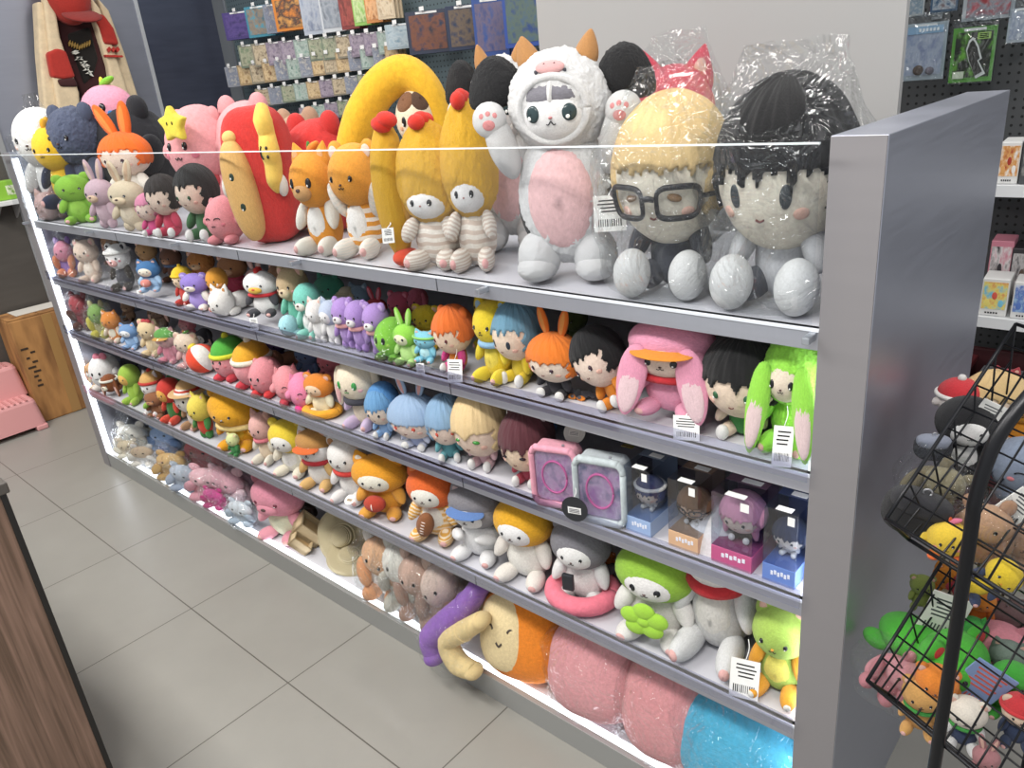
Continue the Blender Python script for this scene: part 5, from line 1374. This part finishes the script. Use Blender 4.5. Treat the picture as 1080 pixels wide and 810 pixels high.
def bluehead(t, w, h):
    box('blue_header', (0, -.0085, -h*.12), (w*.8, .002, h*.13), solid('#8fb2d0', .4), t, 0)
    boxes('header_letters', [((-w*.12+w*.08*k, -.0100, -h*.12), (w*.05, .001, h*.055), 0) for k in range(6)], [solid('#eef2f4', .4)], t, 0)
    ell(t, 'small_figure', pl('#5a4a40'), (-.01, -.012, -h*.82), (w*.12, .006, h*.09)); ell(t, 'small_figure', pl('#7a7480'), (w*.18, -.012, -h*.84), (w*.1, .006, h*.07))
rpack('hanging_package', 'pale blue bagged stand with blue header hanging on dark pegboard', 955, 1000, 24, 84, '#a4b0b8', art('#8f9cb8', '#b0b8c8', '#7a86a8', 31), bluehead)
rpack('hanging_package', 'green and black package with a standing figure on dark pegboard', 1007, 1052, 28, 86, '#5a9a3c', art('#6fb03c', '#2a3024', '#1e221c', 33), figure)
rpack('hanging_package', 'red and grey package at the top of the dark pegboard', 1020, 1074, -26, 20, '#b4b8bc', art('#a03038', '#8a9098', '#c04048', 35))
rpack('hanging_package', 'small blue package beside the red package on dark pegboard', 984, 1012, -14, 12, '#3a5a78', art('#3a5a78', '#b0b8c0', '#6a3a34', 37))
rpack('hanging_package', 'small white package at the left of the dark pegboard', 954, 976, -4, 17, '#c4c8c8', art('#b4b8bc', '#7a90a0', '#d0d0cc', 39))
rpack('hanging_package', 'pale package hanging at the right picture edge', 1066, 1094, 8, 44, '#a8b0b8', art('#b0b8c4', '#8a94a8', '#c8ccd0', 41))
# right-hand wall shelves with boxes
def wshelf(py, name):
    p = at(1050, py, 1, 1.47)
    t = empty('wall_shelf', name, 'shelf', loc=(2.98, 1.615, p[2]))
    box('board', (0, 0, -.012), (1.2, .29, .024), solid('#d4d6d8', .4), t, .002)
    box('price_rail', (0, -.147, -.014), (1.2, .006, .034), solid('#e4e6e8', .3), t, .001)
    for s in (-.55, 0, .55): prism('bracket', [(.14, -.024), (-.10, -.024), (.14, -.11)], .006, solid('#a8acb0', .4, .5), t, 0, loc=(s, 0, 0))
    return p[2]
za = wshelf(196, 'white upper shelf on the right wall behind the display unit end')
zb_ = wshelf(336, 'white lower shelf on the right wall behind the display unit end')
def goods(label, x0, x1, yt, z, y, d, inks, seed, white=False):
    l, r, tp = at(x0, yt+20, 1, y), at(x1, yt+20, 1, y), at((x0+x1)/2, yt, 1, y)
    w, h = r[0]-l[0], tp[2]-z
    t = empty('toy_box', label, 'box', loc=((l[0]+r[0])/2, y+d/2, z+.0005)); t.rotation_euler = (0, 0, R_(4))
    box('carton', (0, 0, h/2), (w, d, h), solid('#dcdcda' if white else inks[0], .45), t, .003)
    box('printed_front', (0, -d/2-.0008, h*.55), (w*.88, .001, h*.72), art(*inks, seed), t, 0)
    for q in range(3): ell(t, 'printed_dot', solid(inks[(q+1) % 3], .4), (w*(-.25+.25*q), -d/2-.0015, h*(.35+.2*(q % 2))), (w*.1, .001, h*.1))
    boxes('printed_line', [((-w*.25+w*.1*q, -d/2-.001, h*.09), (w*.06, .001, h*.04), 0) for q in range(5)], [BLK], t, 0)
goods('white box with orange picture on the upper right wall shelf', 1052, 1074, 150, za, 1.50, .12, ('#e8e4de', '#d8a060', '#a83a2c'), 51, True)
goods('dark box beside the white box on the upper right wall shelf', 1076, 1106, 146, za, 1.50, .12, ('#4a4c50', '#8a8a88', '#2c2e30'), 53)
goods('colourful blue and yellow toy box on the lower right wall shelf', 1033, 1062, 294, zb_, 1.49, .10, ('#7cc0d8', '#e8d878', '#d86050'), 55, True)
goods('pale blue toy box beside the colourful box on the lower right shelf', 1066, 1096, 298, zb_, 1.49, .10, ('#a8c8e0', '#5a7ac0', '#e0e4e8'), 57, True)
goods('pink packet box standing behind the colourful toy box', 1042, 1066, 254, zb_, 1.62, .10, ('#d88a9c', '#e8e0e0', '#38343a'), 59)
goods('black and white packet standing behind the pale blue box', 1064, 1090, 262, zb_, 1.62, .10, ('#38363a', '#c8c4c4', '#6a5a50'), 61)
rb = empty('storage_crate', 'dark red crate under the lower right wall shelf', 'crate', loc=(2.85, 1.55, 0))
boxes('crate_body', [((0, .14, .32), (.8, .02, .62), 0), ((0, -.14, .26), (.8, .02, .5), 0), ((-.39, 0, .3), (.02, .28, .58), 0), ((.39, 0, .3), (.02, .28, .58), 0), ((0, 0, .02), (.8, .28, .04), 0)], [solid('#4a2226', .5)], rb, .004)
boxes('crate_edge', [((0, -.14, .515), (.82, .03, .02), 0), ((-.39, 0, .595), (.03, .3, .02), 0), ((.39, 0, .595), (.03, .3, .02), 0)], [solid('#6a2c30', .4)], rb, .003)
bxx = empty('storage_box', 'grey and pink boxed sets standing in the dark red crate', 'box', loc=(2.85, 1.55, .045))
boxes('carton', [((-.2, 0, .27), (.3, .2, .54), 0), ((.15, 0, .25), (.34, .2, .5), 1)], [solid('#8a8c90', .5), solid('#b08088', .5)], bxx, .004)
boxes('printed_label', [((-.2, -.101, .42), (.2, .002, .12), 0), ((.15, -.101, .38), (.2, .002, .12), 0)], [solid('#c8c8cc', .5)], bxx, 0)

# ------------------------------------------------------------------ jacket display on the left wall
def wp(px, py, x=WX+.10):
    p = at(px, py, 0, x); return (p[1], p[2])
def wpoly(name, pts, x, d, mat, par, bev=.015):
    P = [wp(a, b, x) for a, b in pts]
    ar = sum(P[i][0]*P[(i+1) % len(P)][1]-P[(i+1) % len(P)][0]*P[i][1] for i in range(len(P)))
    if ar < 0: P = P[::-1]
    v, f = prism_geo(P, d, 0)
    o = raw(name, v, f, mat, par, smooth=False, loc=(x-par.location[0], 0, 0))
    if bev:
        mdf = o.modifiers.new('soft', 'BEVEL'); mdf.width = bev; mdf.segments = 3
    return o
CREAM, REDC = pl('#d9c4a2', None, 18), pl('#b03026', None, 18)
jk = empty('hanging_jacket', 'cream and red jacket hanging open on the left wall', 'jacket')
wpoly('left_sleeve', [(36, 2), (44, 4), (56, 60), (66, 118), (60, 135), (46, 135), (39, 60)], WX+.10, .09, CREAM, jk)
lf = wpoly('left_front', [(43, -12), (54, -8), (62, 40), (82, 98), (84, 130), (62, 130), (52, 70)], WX+.14, .06, CREAM, jk)
wpoly('chest_panel', [(48, 56), (58, 51), (68, 54), (78, 82), (66, 84), (53, 82)], WX+.15, .065, REDC, lf)
wpoly('dark_band', [(58, 84), (77, 82), (81, 92), (62, 92)], WX+.15, .065, pl('#3f1a1a'), lf)
rf = wpoly('right_front', [(92, -6), (104, 10), (116, 46), (128, 80), (140, 118), (120, 120), (112, 70), (98, 25)], WX+.14, .06, CREAM, jk)
wpoly('shoulder_panel', [(95, 14), (108, 16), (118, 30), (124, 48), (108, 47), (103, 30)], WX+.15, .065, REDC, rf)
for k in range(3): wpoly('knit_motif', [(112+4.5*k, 52-.2*k), (114.5+4.5*k, 49.5), (116.5+4.5*k, 52.5), (114+4.5*k, 55.5)], WX+.17, .03, REDC, rf, 0)
wpoly('red_stripe', [(110, 58), (128, 58.5), (129, 60.5), (111, 60.5)], WX+.17, .03, REDC, rf, 0)
wpoly('right_sleeve', [(100, -2), (112, 12), (128, 55), (146, 112), (134, 118), (120, 70)], WX+.10, .09, CREAM, jk)
ts = empty('hanging_shirt', 'dark maroon and black printed shirt worn under the cream jacket', 't-shirt')
wpoly('shirt_front', [(52, 8), (96, 4), (108, 50), (114, 100), (86, 104), (66, 60)], WX+.09, .07, pl('#3a1618', None, 14), ts)
wpoly('dark_panel', [(70, 36), (94, 28), (103, 62), (98, 80), (88, 90), (78, 62)], WX+.12, .03, pl('#17120f', None, 14), ts)
pw = solid('#d4d2c8', .7)
rnd = random.Random(4)
for k in range(13):
    cx, cy = 80+1.15*k+rnd.uniform(-2, 2), 58+2*k*.9+rnd.uniform(-4, 1)
    if cx > 99 or cy > 84: cx, cy = 88+rnd.uniform(-5, 5), 66+rnd.uniform(-6, 8)
    a = rnd.uniform(-.8, .8); l_x, l_y = 4*math.cos(a), 4*math.sin(a)
    wpoly('printed_streak', [(cx-l_x, cy-l_y), (cx+1-l_x*.2, cy-1.6), (cx+l_x, cy+l_y), (cx, cy+1.3)], WX+.142, .012, pw, ts, 0)
for k in range(9): wpoly('gold_print', [(72+2.6*k, 50-1.2*abs(k-4)), (74+2.6*k, 47-1.2*abs(k-4)), (74.4+2.6*k, 50-1.0*abs(k-4)), (73+2.6*k, 53-1.0*abs(k-4))], WX+.142, .012, solid('#9a7a3a', .5), ts, 0)
cp_ = at(73, 8, 0, WX+.14)
cpt = empty('baseball_cap', 'red cap hanging above the maroon shirt on the left wall', 'cap', loc=tuple(cp_))
ell(cpt, 'crown', REDC, (0, 0, .06), (.12, .12, .15)); ell(cpt, 'peak', pl('#8a2a24'), (.09, .02, -.05), (.09, .10, .02), (0, 25, 0)); ell(cpt, 'button', REDC, (0, 0, .21), (.015, .015, .01))

# ------------------------------------------------------------------ black wire rack at the right
WIRE = solid('#15161a', .35, .4)
rack = empty('wire_rack', 'black wire bin rack full of small toys beside the display unit end', 'rack')
def vec(*a): return np.array(a, float)
u = vec(.42, -.168, -.045); vv_ = vec(.07, .34, .20)
for lvl, A0 in (('upper_bin', vec(2.70, -.10, .99)), ('lower_bin', vec(2.70, -.11, .70))):
    dn = vec(0, .05, -.02)
    segs = []
    n1, n2 = 9, 9
    for i in range(n1+1): segs.append([A0+u*i/n1, A0+u*i/n1+vv_])
    for j in range(n2+1): segs.append([A0+vv_*j/n2, A0+vv_*j/n2+u])
    fp = wires('front_grid', segs, .0016, WIRE, rack)
    # side, bottom
    segs = []
    low = vec(.02, .05, -.055)
    B0, B1 = A0+low, A0+vv_+vec(.0, .03, -.20)
    for t in np.linspace(0, 1, 7): segs.append([A0+vv_*t, B0+(B1-B0)*t])
    for t in (0, .33, .66, 1): segs.append([A0+(B0-A0)*t, A0+vv_+(B1-A0-vv_)*t])
    wires('side_grid', segs, .0016, WIRE, rack)
    segs = []
    for i in range(n1+1): segs.append([B0+u*i/n1, B1+u*i/n1])
    for t in np.linspace(0, 1, 6): segs.append([B0+(B1-B0)*t, B0+(B1-B0)*t+u])
    wires('bottom_grid', segs, .0016, WIRE, rack)
    for (p, q) in ((A0, A0+u), (A0, A0+vv_), (A0+vv_, A0+vv_+u), (B0, B0+u), (A0, B0)):
        tube('rim_wire', [p, (p+q)/2, q], .003, WIRE, rack, 8, 2)
PX, PY = at(1018, 600, 1, -.165)[0], -.165
tube('post', [(PX, PY, .02), (PX, PY, .5), (PX, PY, 1.0), (PX, PY, 1.10), (PX+.012, PY+.02, 1.18), (PX+.05, PY+.08, 1.25), (PX+.10, PY+.16, 1.30), (PX+.16, PY+.26, 1.33)], .0085, WIRE, rack, 12, 6)
tube('post', [(PX+.38, PY-.14, .02), (PX+.38, PY-.14, .6), (PX+.38, PY-.14, 1.2)], .0085, WIRE, rack, 12, 4)
tube('base_bar', [(PX, PY, .015), (PX+.19, PY-.07, .015), (PX+.38, PY-.14, .015)], .0085, WIRE, rack, 12, 3)
tube('base_bar', [(PX, PY, .015), (PX+.04, PY+.25, .015), (PX+.08, PY+.5, .015)], .0085, WIRE, rack, 12, 3)
tube('rear_post', [(PX+.08, PY+.5, .015), (PX+.08, PY+.5, .7), (PX+.08, PY+.5, 1.28)], .0085, WIRE, rack, 12, 3)
def rk(label, name, fn, px, py, size, t=1.12, rz=20, rx=0, ry=0, cat='plush toy', bag=False):
    r = empty(name); fn(r)
    V = local_verts(r); lo, hi = V.min(0), V.max(0); dist = t
    t = t+(.08 if 'upper wire' in label else .17 if 'lower wire' in label else .08)
    p = CP+ray(px, py)*t
    s = size*t/F/max(hi[0]-lo[0], hi[2]-lo[2])
    rot = Euler([R_(rx), R_(ry), R_(rz)]); c = np.array(rot.to_matrix()) @ ((lo+hi)/2*s)
    r.scale = (s, s, s); r.rotation_euler = rot; r.location = tuple(p-c)
    tag(r, label, cat)
    W_ = (V*s) @ np.array(rot.to_matrix()).T+np.array(r.location)
    BOUNDS[r.name] = (W_.min(0), W_.max(0))
    if bag: bag_on(r, 'clear bag around the '+label.split(',')[0], top=.02, seed=int(px))
    return r
def FLAT(c, ink, seed=0):
    def f(r):
        box('card', (0, 0, .5), (.7, .04, 1), solid(c, .5), r, .01)
        boxes('printed_line', [((.0, -.022, .85-.09*k), (.5-.06*(k % 3), .004, .035), 0) for k in range(5)]+[((-.24+.06*k, -.022, .2), (.025, .004, .2), 0) for k in range(9)], [solid(ink, .5)], r, 0)
    return f
def POUCH(c, c2):
    def f(r):
        ell(r, 'pouch', pl(c), (0, 0, .4), (.5, .28, .4), sq=.75); ell(r, 'flap', pl(c2), (0, -.08, .62), (.46, .26, .2), sq=.8)
        v, q = tube_geo([(.06*math.cos(a), -.1, .85+.06*math.sin(a)) for a in np.linspace(0, 2*PI, 17)], [.015]*17, 6, 1); raw('key_ring', v, q, solid('#b8b8bc', .3, .8), r)
    return f
UB, LB = 'in the upper wire bin', 'in the lower wire bin'
rk('black and white penguin plush '+UB, 'penguin_plush', A('#efece6', hood='#1d1d20', ear=None, body='#26262a', nose='#d87a80', hs=1.1, belly='#efece6'), 1018, 462, 92, 1.16, 20)
rk('blond hooded doll above the penguin '+UB, 'cloth_doll', D('#e6c48c', '#efd2bd', '#d8a878', eye='dot', hs=1.2), 1048, 428, 80, 1.24, 20)
rk('red and white ball plush at the top '+UB, 'ball_plush', BALL('#e8dcd8', '#c83038', 'dot', hat=('beanie', '#c83038', '#efe6e0'), ear=None), 1012, 418, 52, 1.24, 20)
rk('amber orange bear by the post '+UB, 'bear_plush', A('#e2a02c', ear='bear', body='#dc922a'), 1078, 442, 62, 1.22, 10)
rk('slate blue seal plush '+UB, 'seal_plush', BALL('#8894a8', '#707c90', 'arc', ear=None), 1080, 492, 80, 1.14, 20)
rk('khaki folded rabbit '+UB, 'rabbit_plush', LUMP(['#8f8468', '#a09678', '#7a7058'], 4, 41), 984, 512, 70, 1.14, 20, ry=40, bag=True)
rk('black shiny pouch at the left end '+UB, 'pouch', POUCH('#18181b', '#232328'), 968, 538, 66, 1.10, 15, ry=15, cat='pouch')
rk('yellow flower keychain plush '+UB, 'flower_plush', BALL('#e6c23c', '#e06a30', 'dot', hat=('leaf', '#e87a98', '#e0602c'), ear=None), 1000, 566, 52, 1.07, 10)
rk('tan rabbit in bag by the post '+UB, 'rabbit_plush', LUMP(['#b48a6c', '#c09878', '#9a7458'], 4, 42), 1034, 560, 84, 1.08, 10, bag=True)
rk('beige bear at the right '+UB, 'bear_plush', A('#b08c74', ear='bear'), 1078, 582, 80, 1.08, 10, bag=True)
rk('yellow bird with navy wings '+UB, 'bird_plush', A('#e2c42e', ear=None, limb='#2c3a5a', nose='#d88a30'), 1046, 612, 60, 1.03, 10, ry=50)
rk('white price card leaning on the slate seal', 'price_card', FLAT('#e6e6e2', '#55585c'), 1072, 536, 44, 1.05, 20, ry=40, cat='card')
rk('white printed card behind the penguin', 'price_card', FLAT('#d8d8d4', '#55585c'), 1040, 440, 36, 1.12, 20, ry=25, cat='card')
rk('clear black charm by the penguin', 'charm', POUCH('#2a2c34', '#8a90a0'), 984, 470, 36, 1.14, 20, cat='charm')
rk('dark red cat plush at the top '+UB, 'cat_plush', A('#a83a44', ear='cat'), 1060, 408, 46, 1.26, 10)
# lower bin
rk('olive green turtle plush '+LB, 'turtle_plush', A('#8c9a4c', ear='bear'), 972, 624, 40, 1.22, 20)
rk('orange fox plush behind the price card '+LB, 'fox_plush', A('#dc8a2c', ear='cat', belly='#efe0cc'), 1000, 616, 54, 1.24, 20)
rk('red and pink ladybird plush '+LB, 'ladybird_plush', BALL('#c8404c', '#e08a94', 'dot', ear=None), 1026, 622, 50, 1.20, 10)
rk('white printed price card standing '+LB, 'price_card', FLAT('#e8e6e0', '#4a4c50'), 995, 650, 56, 1.12, 20, ry=15, cat='card')
rk('orange horned plush by the post '+LB, 'monster_plush', A('#e28a2e', ear='horn', body='#dc7a24'), 1034, 640, 50, 1.16, 10)
rk('bright green bear lying down '+LB, 'bear_plush', A('#4cb436', ear='bear', belly='#e6e8c8', pose='lie', inn='#c83030'), 980, 676, 80, 1.12, 60)
rk('green dinosaur plush by the post '+LB, 'dinosaur_plush', A('#3fa044', ear='horn'), 1024, 672, 56, 1.12, 10)
rk('rose pink round pig plush '+LB, 'pig_plush', BALL('#dc8c98', '#c86a7c', 'arc', ear='cat'), 1052, 684, 76, 1.12, 20)
rk('brown striped card pouch '+LB, 'pouch', POUCH('#6a5050', '#7d6464'), 1070, 652, 52, 1.16, 20, ry=-20, cat='pouch')
rk('grey green fluffy cat plush '+LB, 'cat_plush', A('#78887e', ear='cat', fl=.05), 1062, 700, 62, 1.08, 10)
rk('yellow chick plush by the post '+LB, 'chick_plush', A('#e6cc34', ear=None, nose='#d88a2c'), 1012, 696, 50, 1.08, 10)
rk('green and yellow parrot plush '+LB, 'parrot_plush', A('#44aa3a', ear=None, belly='#e6d84a', nose='#d8a02c'), 1066, 728, 66, 1.04, 10)
rk('pink seal plush at the left end '+LB, 'seal_plush', LUMP(['#cf8a94', '#d898a0', '#c07a84'], 4, 45), 946, 712, 70, 1.12, 10, ry=40, bag=True)
rk('orange crab plush '+LB, 'crab_plush', A('#e0832c', ear='bear', pose='lie'), 990, 706, 46, 1.06, 10)
rk('blue printed picture card '+LB, 'picture_card', FLAT('#7a90b8', '#c05a4a'), 1032, 724, 62, 1.03, 15, ry=30, cat='card')
rk('tan bear with green scarf '+LB, 'bear_plush', A('#d2a05c', ear='bear', scarf='#3f9a44'), 972, 744, 68, 1.06, 10)
rk('navy dressed bear with white feet '+LB, 'bear_plush', A('#e6dccf', ear='bear', body='#2c3c5c', limb='#e8e8e4', scarf='#3f9a44'), 1018, 762, 64, 1.02, 10)
rk('red capped bear at the right edge '+LB, 'bear_plush', A('#e2c8b0', ear='bear', hat=('beanie', '#c8343a'), body='#2c3c5c'), 1076, 758, 66, 1.0, 10)
rk('dusty pink rabbit low '+LB, 'rabbit_plush', A('#b07a7e', ear='bunny'), 1040, 800, 60, 1.0, 10)

# ------------------------------------------------------------------ light
def lamp(x, y, z, sx, sy, e):
    L = bpy.data.lights.new('ceiling_light', 'AREA'); L.shape = 'RECTANGLE'; L.size = sx; L.size_y = sy; L.energy = e; L.color = (1.0, .97, .93)
    o = bpy.data.objects.new('ceiling_light', L); COL.objects.link(o); o.location = (x, y, z)
    return o
for (x, y) in ((-.9, -1.2), (.9, -1.2), (2.7, -1.4), (-.6, 1.1), (1.4, 1.1), (3.2, .6)):
    lamp(x, y, 2.95, 1.2, .35, 54 if y < 0 else 15)
w = bpy.data.worlds.new('World'); SC.world = w; w.use_nodes = True
w.node_tree.nodes['Background'].inputs[0].default_value = (.97, .98, 1.0, 1)
w.node_tree.nodes['Background'].inputs[1].default_value = .72
